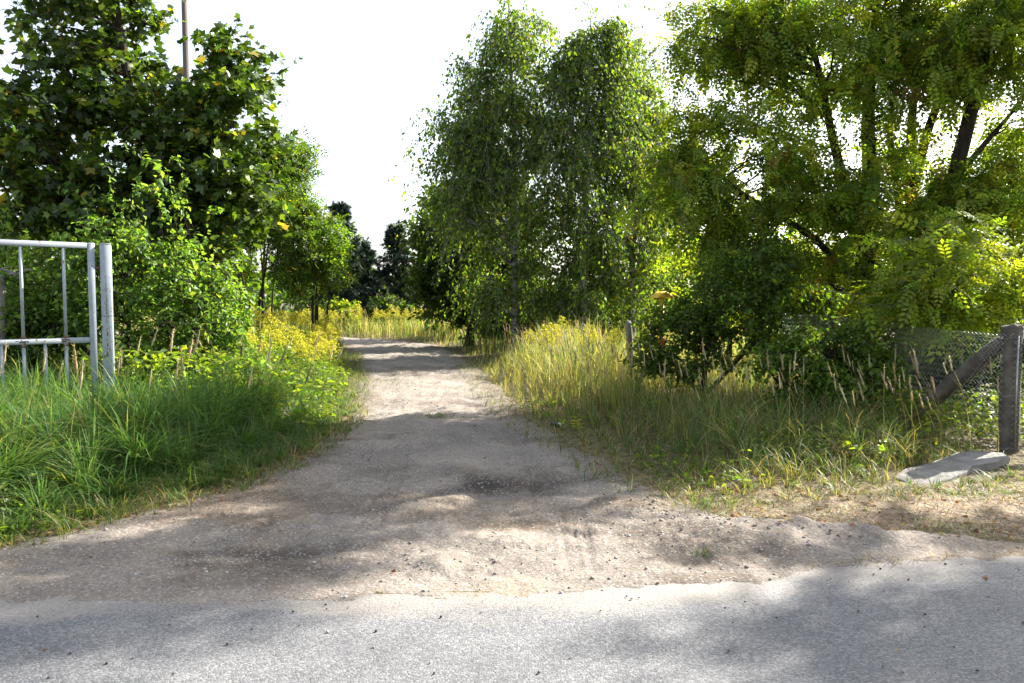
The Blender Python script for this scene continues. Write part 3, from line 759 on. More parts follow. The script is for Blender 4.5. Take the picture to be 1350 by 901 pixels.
make_tree("birch_undergrowth", "low dark undergrowth between the birch trunks", (1.6, 24.5),
          [[(0, 0, 0), (.1, 0, 1.0)], [(0, 0, 0), (.8, 0, .5), (1.5, 0, 1.0)], [(0, 0, 0), (-.8, .1, .5), (-1.5, 0, 1.0)]], [.04, .04, .04],
          [((-1.4, 0, .95), (1.5, .8, .8), 2), ((1.3, 0, 1.0), (1.9, .8, .9), 2.2)],
          110, 8, 10, "oval", .13, G_MID + G_DARK, None, bark="bark_dark", twig_len=.55, zmin=.1, spread=.6, cat="bush")
make_tree("nettle_bush", "dark low leafy undergrowth behind the wire mesh and strut", (6.5, 11.4),
          [[(0, 0, 0), (.1, 0, .5), (.1, 0, .9)], [(0, 0, 0), (-.5, .2, .5), (-.8, .4, .8)], [(0, 0, 0), (.6, -.2, .5), (1.0, -.4, .8)]], [.03, .025, .025],
          [((-.5, .3, .55), (.9, .8, .5), 1), ((.7, -.5, .5), (1.0, .9, .5), 1.2), ((.6, .8, .7), (1.2, .6, .6), 1)], 85, 7, 10, "oval", .085, G_DARK + G_MID[2:], None, bark="bark_dark", twig_len=.35, zmin=.1, spread=.6, cat="bush", leaf_up=.8, twig_r=.004)
# tangled rose and hop bush behind the gate
def shoots(tr, br, pos, axs):
    for k in range(26):
        x = rng.uniform(-1.9, 1.5); y = rng.uniform(-.7, .5)
        z0 = 1.7 + rng.uniform(0, .7); L = rng.uniform(.8, 1.5)
        d = np.array([rng.uniform(-.6, .35), rng.uniform(-.5, .2), 0])
        p = bez(np.array([x, y, z0]), np.array([x, y, z0]) + d * .35 + np.array([0, 0, L * .95]), np.array([x, y, z0]) + d * 1.1 + np.array([0, 0, L * .75]), 8)
        tube(br, p, np.linspace(.006, .003, 8), 3, cap=False)
        n = 28; u = rng.uniform(.1, 1, n) * 7; ii = np.minimum(u.astype(int), 6)
        pos.append(p[ii] + (p[ii + 1] - p[ii]) * (u - ii)[:, None] + rng.normal(0, .015, (n, 3))); axs.append(rng.normal(0, 1, (n, 3)))
make_tree("dog_rose_bush", "tangled light green rose bush with arching shoots behind the gate and post", (-5.7, 11.1),
          [[(0, 0, 0), (.1, 0, 1.0), (.1, -.1, 2.0)], [(.1, 0, 0), (-.9, 0, 1.0), (-1.3, 0, 1.8)], [(0, .1, 0), (.9, -.1, .9), (1.4, -.1, 1.5)]], [.05, .04, .04],
          [((-.9, -.1, 1.5), (1.2, .8, .9), 3), ((.2, -.1, 1.7), (1.05, .8, .95), 3.4), ((1.2, -.1, 1.15), (.75, .7, .85), 2.6), ((.9, -.3, .6), (.8, .6, .5), 1.2)],
          200, 8, 11, "oval", .075, [(.10, .18, .04), (.12, .21, .05), (.075, .15, .035), (.18, .25, .05)], [3, 3, 2, 1.2], bark="bark_dark", twig_len=.38, zmin=.2, spread=.6,
          extra=shoots, cat="bush", leaf_up=.8, twig_r=.004)
make_tree("bramble_bush", "low shaded bramble behind the lower gate bars", (-7.4, 10.9),
          [[(0, 0, 0), (.1, 0, .6)], [(.1, 0, 0), (-.6, 0, .6)], [(0, .1, 0), (.6, -.1, .6)]], [.03, .025, .025],
          [((0, 0, .6), (1.1, .7, .55), 1)], 70, 7, 10, "oval", .085, G_DARK + G_MID, None, bark="bark_dark", twig_len=.35, zmin=.1, spread=.6, cat="bush", leaf_up=.8)

# trees further back
def back_tree(label, base, h, r_, pal, n=70):
    make_tree("background_tree", label, base, [[(0, 0, 0), (.1, 0, h * .4), (0, 0, h * .9)], [(0, 0, h * .2), (-r_ * .4, 0, h * .5), (-r_ * .6, 0, h * .7)], [(0, 0, h * .2), (r_ * .4, 0, h * .5), (r_ * .6, 0, h * .7)]], [.16, .08, .08],
              [((0, 0, h * .66), (r_, r_ * .8, h * .34), 2), ((0, -.2, h * .30), (r_ * 1.1, r_ * .8, h * .28), 1.6)], n, 8, 9, "diamond", .25, pal, None, bark="bark_dark", twig_len=.9, zmin=.6, spread=.4,
              group="trees behind the roadside rows")
back_tree("low leafy tree behind the rightmost birch", (7.4, 31), 6.0, 2.4, G_MID + G_LIGHT, 90)
back_tree("leafy tree far behind the twin-stemmed robinia", (13.2, 30), 6.0, 2.6, G_MID + G_DARK, 90)
back_tree("leafy tree far behind, at the right picture edge", (18.5, 31), 6.4, 2.8, G_MID + G_DARK, 80)
back_tree("dark tree behind the dark green leafy tree", (-.2, 33), 6.0, 2.4, G_DARK, 80)
back_tree("dark tree behind the feathery thicket", (-12.2, 30), 4.8, 2.2, G_DARK + G_MID, 70)
back_tree("dark low tree behind the maple at the left edge", (-13.5, 19), 3.2, 2.4, G_DARK, 80)

# far wood closing the view
a = Acc()
n = 18000
x = rng.uniform(-75, 75, n); y = rng.uniform(62, 76, n)
top = 3.6 + 1.6 * fbm(x * .22, x * 0 + 1.5, 301, 3) + .8 * fbm(x * 1.1, x * 0, 302, 2)
z = top * rng.random(n) ** .75
scatter(a, *TL["diamond"], np.stack([x, y, z], 1), norm(rng.normal(size=(n, 3))), norm(rng.normal(size=(n, 3)) + [0, 0, .5]), rng.uniform(.5, 1.0, n), leaf_cols(n, G_DARK + G_MID[:1], None))
tag(a.build("distant_wood", M["leaf"]), "far dark strip of woodland behind the trees", "wood", kind="stuff")

# ================================================================== GRASS
def blades(acc, x, y, h, w, lean, col_b, col_t, seg=4, z=None, bend=1.0, az=None):
    n = len(x); z = ground_z(x, y) - .02 if z is None else z
    az = rng.uniform(0, 2 * PI, n) if az is None else az
    dx, dy = np.cos(az), np.sin(az)
    tw = az + PI / 2 + rng.normal(0, .5, n)
    px, py = np.cos(tw), np.sin(tw)
    s = np.linspace(0, 1, seg + 1)
    V = np.zeros((n, 2 * seg + 1, 3)); C = np.zeros((n, 2 * seg + 1, 3))
    for k, sk in enumerate(s):
        off = lean * h * sk ** 1.9
        zz = z + h * (sk - .42 * np.minimum(lean, 1.6) * bend * sk ** 2.6)
        cx = x + dx * off; cy = y + dy * off
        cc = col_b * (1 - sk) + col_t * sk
        if k < seg:
            ww = w * (1 - .75 * sk ** 1.5) * .5
            V[:, 2 * k] = np.stack([cx - px * ww, cy - py * ww, zz], 1); V[:, 2 * k + 1] = np.stack([cx + px * ww, cy + py * ww, zz], 1)
            C[:, 2 * k] = cc; C[:, 2 * k + 1] = cc
        else:
            V[:, 2 * k] = np.stack([cx, cy, zz], 1); C[:, 2 * k] = cc
    t = []
    for k in range(seg - 1):
        b = 2 * k; t += [(b, b + 1, b + 3), (b, b + 3, b + 2)]
    b = 2 * (seg - 1); t.append((b, b + 1, b + 2))
    t = np.array(t)[None] + (np.arange(n) * (2 * seg + 1))[:, None, None]
    acc.add(V.reshape(-1, 3), t.reshape(-1, 3), None, C.reshape(-1, 3))
    return np.stack([V[:, -1, 0], V[:, -1, 1], V[:, -1, 2]], 1)

def pts(n, x0, x1, y0, y1, cond, ypow=1.0):
    y = y0 + (y1 - y0) * rng.random(n) ** ypow
    x = rng.uniform(0, 1, n) * (x1 - x0) + x0
    k = cond(x, y); return x[k], y[k]

def tufts(x, y, cell, pull, seed=0):
    """draw points towards tuft centres; returns x, y, azimuth away from the centre"""
    ix, iy = np.floor(x / cell), np.floor(y / cell)
    cx = (ix + .15 + .7 * _hash(ix, iy, seed)) * cell; cy = (iy + .15 + .7 * _hash(ix, iy, seed + 1)) * cell
    x2 = x + (cx - x) * pull; y2 = y + (cy - y) * pull
    return x2, y2, np.arctan2(y2 - cy, x2 - cx) + rng.normal(0, .8, len(x)), _hash(ix, iy, seed + 2)

def mixc(n, pal, wts=None, jit=.2): return leaf_cols(n, pal, wts, jit)
GR = [(.07, .155, .038), (.09, .18, .045), (.055, .13, .035), (.125, .20, .05)]
DRY = [(.36, .31, .13), (.30, .265, .10), (.24, .21, .085), (.42, .37, .19)]
OLI = [(.13, .17, .04), (.16, .18, .05), (.10, .15, .035)]

def off_slab(x, y):
    u = (x - 4.22) * math.cos(.5) + (y - 7.25) * math.sin(.5); v = -(x - 4.22) * math.sin(.5) + (y - 7.25) * math.cos(.5)
    return ~((np.abs(u) < .84) & (v > -.34) & (v < .22))
def lw(x, y): return left_e(y) - x
def rw(x, y): return x - right_e(y)
FR = lambda x, y: np.abs(x) < .72 * y + .8          # what the place shows near the lane, a little beyond the frame

# --- left verge: lush long grass
a = Acc()
x, y = pts(46000, -9.5, -1.6, 4.6, 13.5, lambda x, y: (lw(x, y) > .10) & FR(x, y), 1.2)
x, y, az, hs = tufts(x, y, .42, .62, 401)
d = lw(x, y); hh = (.16 + .74 * smooth(.15, 1.3, d)) * (.7 + .6 * hs) * rng.uniform(.6, 1.15, len(x)) * (1 + .25 * fbm(x * .9, y * .9, 410, 2))
hh = hh * (1 - .28 * smooth(6.8, 7.8, y) * smooth(3.4, 4.0, -x))
az = np.where(rng.random(len(x)) < .2, rng.normal(-.5, .6, len(x)), az)
dry = smooth(.0, .5, fbm(x * 1.1, y * 1.1, 411, 2) + .25 * (y > 8) - .15)
ct = mixc(len(x), GR); isd = rng.random(len(x)) < (.06 + .45 * dry); ct[isd] = mixc(isd.sum(), OLI + DRY[:3])
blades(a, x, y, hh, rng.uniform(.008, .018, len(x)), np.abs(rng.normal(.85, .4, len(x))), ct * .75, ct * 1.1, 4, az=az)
x, y = pts(15000, -7, -1.9, 4.7, 10, lambda x, y: (lw(x, y) > .2) & (lw(x, y) < 1.5) & FR(x, y), 1.2)
ct = mixc(len(x), GR + OLI[:1])
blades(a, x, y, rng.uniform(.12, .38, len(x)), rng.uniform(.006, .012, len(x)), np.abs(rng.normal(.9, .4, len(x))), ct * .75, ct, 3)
# fringe of short grass along the track edge
x, y = pts(90000, -9, -1.4, 4.5, 22, lambda x, y: (np.abs(lw(x, y) - .10 + .2 * fbm(x * 2, y * 2, 431, 3)) < .42) & (rng.random(len(x)) < 1 - .8 * smooth(.0, .5, -lw(x, y) + .1)) & (lw(x, y) > -.22), 1.5)
ct = mixc(len(x), GR[:3] + OLI + DRY[:2])
x, y, az, hs = tufts(x, y, .12, .6, 441)
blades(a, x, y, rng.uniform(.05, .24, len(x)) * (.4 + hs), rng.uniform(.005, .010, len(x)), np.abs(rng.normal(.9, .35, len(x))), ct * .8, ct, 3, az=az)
tag(a.build("verge_grass", M["grass"]), "long lush green grass on the left verge below the gate", "grass", kind="stuff")

# --- left verge further along, among the goldenrod
a = Acc()
x, y = pts(18000, -14, -2.2, 11, 33, lambda x, y: (lw(x, y) > .1) & (lw(x, y) < 5.5) & FR(x, y), 1.6)
d = lw(x, y); hh = (.15 + .6 * smooth(.1, .9, d)) * rng.uniform(.6, 1.2, len(x))
ct = mixc(len(x), GR + OLI + DRY[:2])
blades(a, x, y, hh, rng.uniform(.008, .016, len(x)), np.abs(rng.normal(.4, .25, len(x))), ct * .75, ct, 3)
tag(a.build("meadow_grass", M["grass"]), "mixed green and straw grass along the left side of the bend", "grass", kind="stuff")

# --- right verge: dry tall grass with plumes
a = Acc()
x, y = pts(52000, -2.2, 7.5, 5.9, 19, lambda x, y: (rw(x, y) > .12) & (y > 5.95 + .10 * (x - 1)) & FR(x, y) & (x < 5.0 + (y > 9) * 1.0) & off_slab(x, y), 1.35)
d = np.minimum(rw(x, y), (y - 5.8 - .1 * (x - 1)) * .8)
x, y, az, hs = tufts(x, y, .24, .5, 451)
hh = (.10 + .62 * smooth(.15, 1.5, d)) * (.65 + .6 * hs) * rng.uniform(.6, 1.15, len(x)) * (1 + .15 * smooth(9, 13, y))
hh = hh * (1 - .55 * smooth(3.9, 4.6, x) * (y < 9.8))
under = ((x > 1.9) & (y > 10.2)) | ((x > 3.3) & (y > 9.2))
hh = np.where(under, hh * .5, hh) * (1 + .32 * smooth(10.5, 13.5, y))
pdry = np.clip(.42 + .45 * fbm(x * .8, y * .8, 461, 3) + .30 * smooth(9, 13, y), .12, .8)
ct = mixc(len(x), GR[:3] + OLI); isd = rng.random(len(x)) < pdry; ct[isd] = mixc(isd.sum(), DRY + [(.22, .16, .09), (.17, .13, .08)])
ct = ct * (1 + .45 * smooth(10, 12.5, y)[:, None] * np.array([.85, 1.0, .75]))  # blades lightened further back, where the verge is sunlit: sunlight put into the colour
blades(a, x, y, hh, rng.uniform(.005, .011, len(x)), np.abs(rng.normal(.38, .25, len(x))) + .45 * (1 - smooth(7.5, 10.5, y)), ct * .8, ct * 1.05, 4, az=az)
# short edge fringe
x, y = pts(26000, -2, 6.5, 5.3, 20, lambda x, y: (np.abs(rw(x, y) - .05 + .2 * fbm(x * 2, y * 2, 471, 3)) < .5) & (y > 5.75 + .05 * x) & off_slab(x, y), 1.3)
ct = mixc(len(x), GR[:3] + OLI * 2 + DRY)
x, y, az, hs = tufts(x, y, .12, .6, 481)
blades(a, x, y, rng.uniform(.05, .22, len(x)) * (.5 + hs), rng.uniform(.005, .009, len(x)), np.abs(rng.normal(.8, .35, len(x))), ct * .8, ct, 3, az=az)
tag(a.build("dry_grass", M["grass"]), "tall dry grass with green blades on the right verge", "grass", kind="stuff")

# --- plumes on stalks, both sides
def plumes(acc, x, y, h, lean, size, az=None):
    n = len(x); cs = mixc(n, DRY[:3])
    tip = blades(acc, x, y, h, np.full(n, .006), lean, cs * .8, cs, 4, az=az, bend=.6)
    k = 7; u = np.linspace(-.5, .5, k); r_ = np.array([.3, .8, 1, .85, .6, .35, .08]) * .05
    tv = []; tt = []
    for i in range(k):
        for j in range(4): tv.append((u[i], r_[i] * math.cos(j * PI / 2 + i * .6), r_[i] * math.sin(j * PI / 2 + i * .6)))
    for i in range(k - 1):
        for j in range(4):
            p = i * 4 + j; q = i * 4 + (j + 1) % 4; tt += [(p, q, q + 4), (p, q + 4, p + 4)]
    axis = np.stack([lean * np.cos(az) * .9, lean * np.sin(az) * .9, np.ones(n) * .9], 1) if az is not None else np.tile([0, 0, 1.0], (n, 1)) + rng.normal(0, .2, (n, 3))
    c2 = mixc(n, [(.46, .39, .23), (.38, .32, .18), (.5, .44, .28)])
    scatter(acc, tv, tt, tip, axis, norm(rng.normal(size=(n, 3))), size, c2)
    # wispy spikelets
    m = 26
    pp = np.repeat(tip, m, 0); ax = norm(np.repeat(norm(axis), m, 0)); s = np.repeat(size, m)
    uu = rng.uniform(-.5, .5, n * m)[:, None]
    dirs = norm(ax * 1.2 + rng.normal(0, .5, (n * m, 3)))
    scatter(acc, [(0, -.02, 0), (0, .02, 0), (.17, 0, 0)], [(0, 1, 2)], pp + ax * uu * s[:, None], dirs, norm(rng.normal(size=(n * m, 3))), s, np.repeat(c2, m, 0))
a = Acc()
x, y = pts(70, -5.2, -2.2, 6.2, 13, lambda x, y: (lw(x, y) > .55) & (lw(x, y) < 2.6), 1.2)
plumes(a, x, y, rng.uniform(.75, 1.15, len(x)), rng.uniform(.1, .55, len(x)), rng.uniform(.18, .28, len(x)), rng.normal(.2, .9, len(x)))
x, y = pts(620, -.9, 5.0, 7.5, 18, lambda x, y: (rw(x, y) > .7) & ((x < 2.0) | (y < 9.3)), 1.0)
plumes(a, x, y, rng.uniform(.7, 1.15, len(x)), rng.uniform(.1, .5, len(x)), rng.uniform(.13, .22, len(x)), rng.normal(2.6, .9, len(x)))
x, y = pts(520, -16, 0, 33, 42, lambda x, y: rw(x, y) > .4)
plumes(a, x, y, rng.uniform(.8, 1.2, len(x)), rng.uniform(.05, .3, len(x)), rng.uniform(.2, .3, len(x)), rng.normal(2.6, .9, len(x)))
tag(a.build("reed_grass_plumes", M["straw"]), "straw-coloured feathery grass plumes standing above both verges", "grass", kind="stuff")

# --- far meadow beyond the bend and behind the birches
a = Acc()
x, y = pts(30000, -24, 9, 19, 44, lambda x, y: (rw(x, y) > .2) & FR(x, y))
hh = (.2 + .75 * smooth(.2, 1.4, rw(x, y))) * rng.uniform(.55, 1.1, len(x))
ct = mixc(len(x), OLI + GR[:1] + DRY) * 1.25
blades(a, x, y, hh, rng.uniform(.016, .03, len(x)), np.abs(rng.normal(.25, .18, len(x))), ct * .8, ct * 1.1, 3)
x, y = pts(7000, 2, 16, 10, 22, lambda x, y: FR(x, y) & (x > 2.6))
ct = mixc(len(x), GR + OLI)
blades(a, x, y, rng.uniform(.2, .5, len(x)), rng.uniform(.01, .018, len(x)), np.abs(rng.normal(.4, .2, len(x))), ct * .8, ct, 3)
x, y = pts(9000, -17, -5, 9, 26, lambda x, y: FR(x, y) & (lw(x, y) > 4.5))
ct = mixc(len(x), GR)
blades(a, x, y, rng.uniform(.2, .5, len(x)), rng.uniform(.01, .018, len(x)), np.abs(rng.normal(.4, .2, len(x))), ct * .8, ct, 3)
tag(a.build("tall_meadow", M["grass"]), "tall yellowish meadow grass beyond the bend", "grass", kind="stuff")

# --- straw, short tufts and leaves on the open strip by the road
a = Acc()
n = 5500
x = rng.uniform(1.4, 6.5, n); y = rng.uniform(4.6, 6.6, n)
k = (inside(x, y) < .12) & (y > road_e(x) + .03); x, y = x[k], y[k]
ct = mixc(len(x), [(.30, .25, .17), (.24, .18, .12), (.18, .12, .08), (.38, .33, .25)])
blades(a, x, y, rng.uniform(.02, .09, len(x)), rng.uniform(.004, .008, len(x)), rng.uniform(1.2, 2.4, len(x)), ct, ct, 2, z=ground_z(x, y) + .003)
n = 9000
x = rng.uniform(1.2, 6.5, n); y = rng.uniform(4.7, 6.4, n)
k = (fbm(x * 1.6, y * 2.4, 501, 3) > .16) & (inside(x, y) < .08) & (y > road_e(x) + .02); x, y = x[k], y[k]
ct = mixc(len(x), GR + OLI + DRY[:1])
blades(a, x, y, rng.uniform(.03, .11, len(x)), rng.uniform(.004, .007, len(x)), np.abs(rng.normal(.9, .3, len(x))), ct * .8, ct, 3)
# few tufts on the track itself
for (cx, cy, r_, m) in ((-1.05, 10.6, .11, 200), (-2.05, 7.3, .08, 110), (-1.95, 8.3, .07, 90), (1.25, 4.8, .03, 50), (1.55, 6.0, .09, 120), (-2.4, 15.2, .5, 260), (-3.1, 17.5, .6, 260)):
    xx = cx + rng.normal(0, r_, m); yy_ = cy + rng.normal(0, r_, m); ct = mixc(m, GR + OLI)
    blades(a, xx, yy_, rng.uniform(.03, .10, m), rng.uniform(.004, .008, m), np.abs(rng.normal(.9, .3, m)), ct * .8, ct, 3, z=np.full(m, .0))
tag(a.build("straw_litter", M["grass"]), "trodden straw and short grass tufts beside the road", "grass", kind="stuff")

# --- low broad-leaved herbs on the verges
a = Acc()
def herbs(n, cond, box_, hmax, size, pal):
    x, y = pts(n, *box_, cond, 1.2); z = ground_z(x, y)
    n = len(x); hz = z + hmax(x, y) * rng.random(n) ** .6
    scatter(a, *TL["oval"], np.stack([x, y, hz], 1), norm(rng.normal(size=(n, 3)) * [1, 1, .4] + [0, 0, -.1]), norm(rng.normal(0, .5, (n, 3)) + [0, 0, 1]), size * np.exp(rng.normal(0, .3, n)), leaf_cols(n, pal, None))
herbs(11000, lambda x, y: (lw(x, y) > .25) & (lw(x, y) < 3) & (fbm(x * .7, y * .7, 511, 2) > -.25), (-6.5, -2, 9, 17), lambda x, y: .12 + .65 * smooth(.2, 1.1, lw(x, y)), .085, G_MID + G_LIGHT + [(.12, .18, .07)])
herbs(3500, lambda x, y: (lw(x, y) > .1) & (fbm(x * 1.2, y * 1.2, 512, 2) > .1), (-5, -2, 4.8, 9), lambda x, y: .1 + .2 * smooth(.2, 1.1, lw(x, y)), .06, G_MID)
herbs(6000, lambda x, y: (rw(x, y) > .2) & (fbm(x * 1.2, y * 1.2, 513, 2) > .05) & (y > 6.1 + .1 * x) & off_slab(x, y), (.2, 6.5, 6.0, 12), lambda x, y: .08 + .22 * smooth(.2, 1.5, rw(x, y)), .05, G_MID + G_LIGHT)
herbs(3200, lambda x, y: ((x - 5.6) / 1.1) ** 2 + ((y - 9.2) / 1.0) ** 2 < 1, (4.3, 7, 8, 10.4), lambda x, y: .1 + .35 + 0 * x, .06, G_MID + G_LIGHT)
tag(a.build("verge_herbs", M["leaf"]), "low broad-leaved weeds among the verge grass", "weeds", kind="stuff")

# ================================================================== GOLDENROD
def goldenrod_meshes(seed):
    r_ = np.random.default_rng(seed)
    h = r_.uniform(.85, 1.1); bendx = r_.uniform(-.16, .16); bendy = r_.uniform(-.1, .1)
    stem = Acc(); lv = Acc(); fl = Acc()
    tt = np.linspace(0, 1, 7)[:, None]
    p = np.concatenate([bendx * tt ** 2, bendy * tt ** 2, h * tt], 1)
    tube(stem, p, np.linspace(.006, .003, 7), 4, col=(.12, .15, .05))
    n = 46; u = r_.uniform(.12, .82, n); pos = np.stack([bendx * u ** 2, bendy * u ** 2, h * u], 1)
    a_ = r_.uniform(0, 2 * PI, n); ax = np.stack([np.cos(a_), np.sin(a_), r_.uniform(-.1, .7, n)], 1)
    scatter(lv, *T_diamond(.2, .03), pos, ax, np.tile([0, 0, 1.0], (n, 1)) + r_.normal(0, .2, (n, 3)), .13 * (1.15 - .6 * u), leaf_cols(n, G_MID + G_LIGHT[:1], None))
    # arched branches of the yellow panicle
    m = 13
    for k in range(m):
        u0 = .74 + .26 * k / m; o = np.array([bendx * u0 ** 2, bendy * u0 ** 2, h * u0]); a0 = k * 2.4
        L = .17 * (1.15 - .85 * (k / m)); d = np.array([math.cos(a0), math.sin(a0), 0])
        q = bez(o, o + d * L * .6 + [0, 0, .09], o + d * L + [0, 0, .02], 6)
        tube(fl, q, .0025, 3, col=(.25, .24, .06), cap=False)
        c = 26; uu = r_.uniform(.1, 1, c) * 5; ii = np.minimum(uu.astype(int), 4)
        pp = q[ii] + (q[ii + 1] - q[ii]) * (uu - ii)[:, None] + r_.normal(0, .007, (c, 3)) + [0, 0, .006]
        scatter(fl, *T_diamond(.7, .15), pp, r_.normal(size=(c, 3)), r_.normal(size=(c, 3)) + [0, 0, 1.0], r_.uniform(.016, .028, c), leaf_cols(c, [(.64, .59, .04), (.70, .66, .07), (.56, .53, .06), (.40, .38, .07)], None, .12))
    return stem.mesh("stem", M["grass"]), lv.mesh("leaves", M["leaf"]), fl.mesh("flower_plume", M["petal"])
GV = [goldenrod_meshes(900 + k) for k in range(5)]
def plant_goldenrod(x, y, s, label, group, parts=True):
    mv = GV[int(rng.integers(len(GV)))]
    o = empty("goldenrod", (x, y, float(ground_z(x, y)) - .02), label, "goldenrod", group, rng.uniform(0, 2 * PI))
    o.scale = (s, s, s * rng.uniform(.9, 1.1))
    o.rotation_euler = (rng.normal(0, .09), rng.normal(0, .09), rng.uniform(0, 6.28))
    for me in mv:
        link(bpy.data.objects.new(me.name.split(".")[0], me), o)
def goldenrods(n, box_, cond, s0, s1, label, group, ypow=1.0):
    x, y = pts(n * 12, *box_, cond, ypow); x, y = x[:n], y[:n]
    for a_, b_ in zip(x, y): plant_goldenrod(a_, b_, rng.uniform(s0, s1), label, group)
goldenrods(80, (-6.4, -2.4, 11.2, 18), lambda x, y: (lw(x, y) > .35) & (lw(x, y) < 2.9), .85, 1.15, "yellow flowering goldenrod plant in the clump left of the track", "goldenrod left of the track", 1.2)
goldenrods(60, (-10, -4, 17, 27), lambda x, y: (lw(x, y) > .3) & (lw(x, y) < 3.5), .9, 1.2, "yellow goldenrod plant at the foot of the feathery thicket", "goldenrod below the thicket")
goldenrods(22, (-.9, 2.4, 13.5, 17.5), lambda x, y: (rw(x, y) > .9) & (x < 2.3), .85, 1.15, "yellow goldenrod plant standing above the sunlit grass on the right", "goldenrod in the right verge")
goldenrods(85, (-10.5, -1.5, 33.5, 40), lambda x, y: (rw(x, y) > .6), 1.0, 1.35, "yellow goldenrod plant in the far meadow beyond the bend", "goldenrod beyond the bend")

# ================================================================== GATE
GX, GY = -4.97, 9.0
gz = .27
gd = np.array([-.79, -.61, 0]); gn = np.array([-.61, .79, 0])
AXG = np.array([gd, gn, [0, 0, 1.0]])
gate = empty("metal_gate", (GX, GY, gz), "open pale blue-grey steel gate leaf standing in long grass", "gate")
gate_len = 2.9
def gpart(name, parent=gate): return name
def gbar(s, z0, z1, w, dpt, name, rust=0.0, off=0.0):
    a = Acc(); box(a, gd * s + gn * off + np.array([0, 0, (z0 + z1) / 2]), (w, dpt, z1 - z0), ax=AXG, col=(rust, 0, 0), bev=.006)
    return a.build(name, M["gate_paint"], gate)
def grail(z, hgt, s0, s1, name, rust=0.0):
    a = Acc(); box(a, gd * (s0 + s1) / 2 + np.array([0, 0, z]), (s1 - s0, .046, hgt), ax=AXG, col=(rust, 0, 0), bev=.006)
    return a.build(name, M["gate_paint"], gate)
TOPZ, MIDZ = 2.01, .90
gbar(0, .08, TOPZ + .034, .074, .05, "stile", .05)
gbar(gate_len, .08, TOPZ + .034, .074, .05, "stile", .05)
grail(TOPZ, .066, .038, gate_len - .038, "top_rail", .04)
grail(MIDZ, .066, .038, gate_len - .038, "middle_rail", .04)
grail(.12, .066, .038, gate_len - .038, "bottom_rail", .08)
k = 0; s = .285
while s < gate_len - .1:
    full = k % 2 == 0
    segs = [(.15, MIDZ - .031)] + ([(MIDZ + .031, TOPZ - .031)] if full else [])
    a = Acc()
    for (z0, z1) in segs:
        tube(a, [gd * s + [0, 0, z0], gd * s + [0, 0, z1]], .018, 10, col=(.05, 0, 0))
    b_ = a.build("bar", M["gate_paint"], gate)
    if full:
        a = Acc()
        tube(a, [gd * s + [0, 0, MIDZ - .062], gd * s + [0, 0, MIDZ - .036]], [.024, .03], 10, col=(.35, 0, 0))
        tube(a, [gd * s + [0, 0, MIDZ + .036], gd * s + [0, 0, MIDZ + .058]], [.03, .024], 10, col=(.35, 0, 0))
        for q in range(9):
            c = gd * (s + rng.normal(0, .03)) - gn * .0242 + np.array([0, 0, MIDZ + rng.normal(0, .012)])
            box(a, c, (rng.uniform(.012, .04), .003, rng.uniform(.008, .022)), ax=AXG, col=(.35, 0, 0))
        a.build("rusty_weld", M["gate_paint"], b_)["kind"] = "stuff"
    s += .21; k += 1
post = empty("gate_post", (-4.83, 9.06, gz - .05), "square pale blue-grey steel gate post with rust streaks", "post")
a = Acc(); box(a, (0, 0, 1.02), (.122, .122, 2.12), rz=.46, col=(.03, 0, 0), bev=.01); a.build("post_tube", M["gate_paint"], post)
a = Acc()
ca, sa = math.cos(.46), math.sin(.46)
def pp_(u, z): return np.array([u * ca + .0625 * sa, u * sa - .0625 * ca, z])
z = .75
while z < 1.75:
    L = rng.uniform(.015, .10)
    if rng.random() < .75: box(a, pp_(rng.normal(-.004, .004), z), (rng.uniform(.004, .013), .003, L), rz=.46, col=(.4, 0, 0))
    z += L + rng.uniform(.01, .06)
for q in range(10): box(a, pp_(rng.uniform(-.045, .045), rng.uniform(.8, 1.75)), (rng.uniform(.004, .01), .003, rng.uniform(.006, .02)), rz=.46, col=(.4, 0, 0))
a.build("rust_streak", M["gate_paint"], post)["kind"] = "stuff"
a = Acc(); tube(a, [pp_(-.062, 1.235), pp_(-.03, 1.232) + [0, -.002, 0], pp_(.03, 1.232) + [0, -.002, 0], pp_(.062, 1.235)], .003, 5); a.build("binding_wire", M["cable"], post)
a = Acc(); box(a, (0, 0, 2.087), (.108, .108, .012), rz=.46, col=(.05, 0, 0), bev=.004); a.build("post_cap", M["gate_paint"], post)
a = Acc(); tube(a, [(-.062, -.02, 1.80), (-.105, -.03, 1.80)], .018, 8, col=(.3, 0, 0)); a.build("hinge_pin", M["gate_paint"], post)

# silver-grey dead branch behind the gate
a = Acc()
for k in range(9):
    p0 = np.array([rng.uniform(-.3, .3), 0, rng.uniform(-.05, .05)]); d = np.array([rng.uniform(.15, .4) * random.choice((-1, 1)), rng.uniform(-.2, .2), rng.uniform(-.05, .35)])
    tube(a, bez(p0, p0 + d * .5 + [0, 0, .08], p0 + d, 6), np.linspace(.032, .008, 6), 6)
tube(a, [(-1.0, 0, -.10), (0, 0, 0), (.2, 0, .06)], [.05, .04, .015], 7)
tube(a, [(0, 0, 0), (-.1, .1, -.8), (-.2, .1, -1.75)], [.05, .06, .07], 7)
tag(a.build("dead_branch", M["wood_grey"], loc=(-6.95, 10.35, 1.95), smooth_shade=True), "bleached grey dead branch behind the gate's upper opening", "branch")

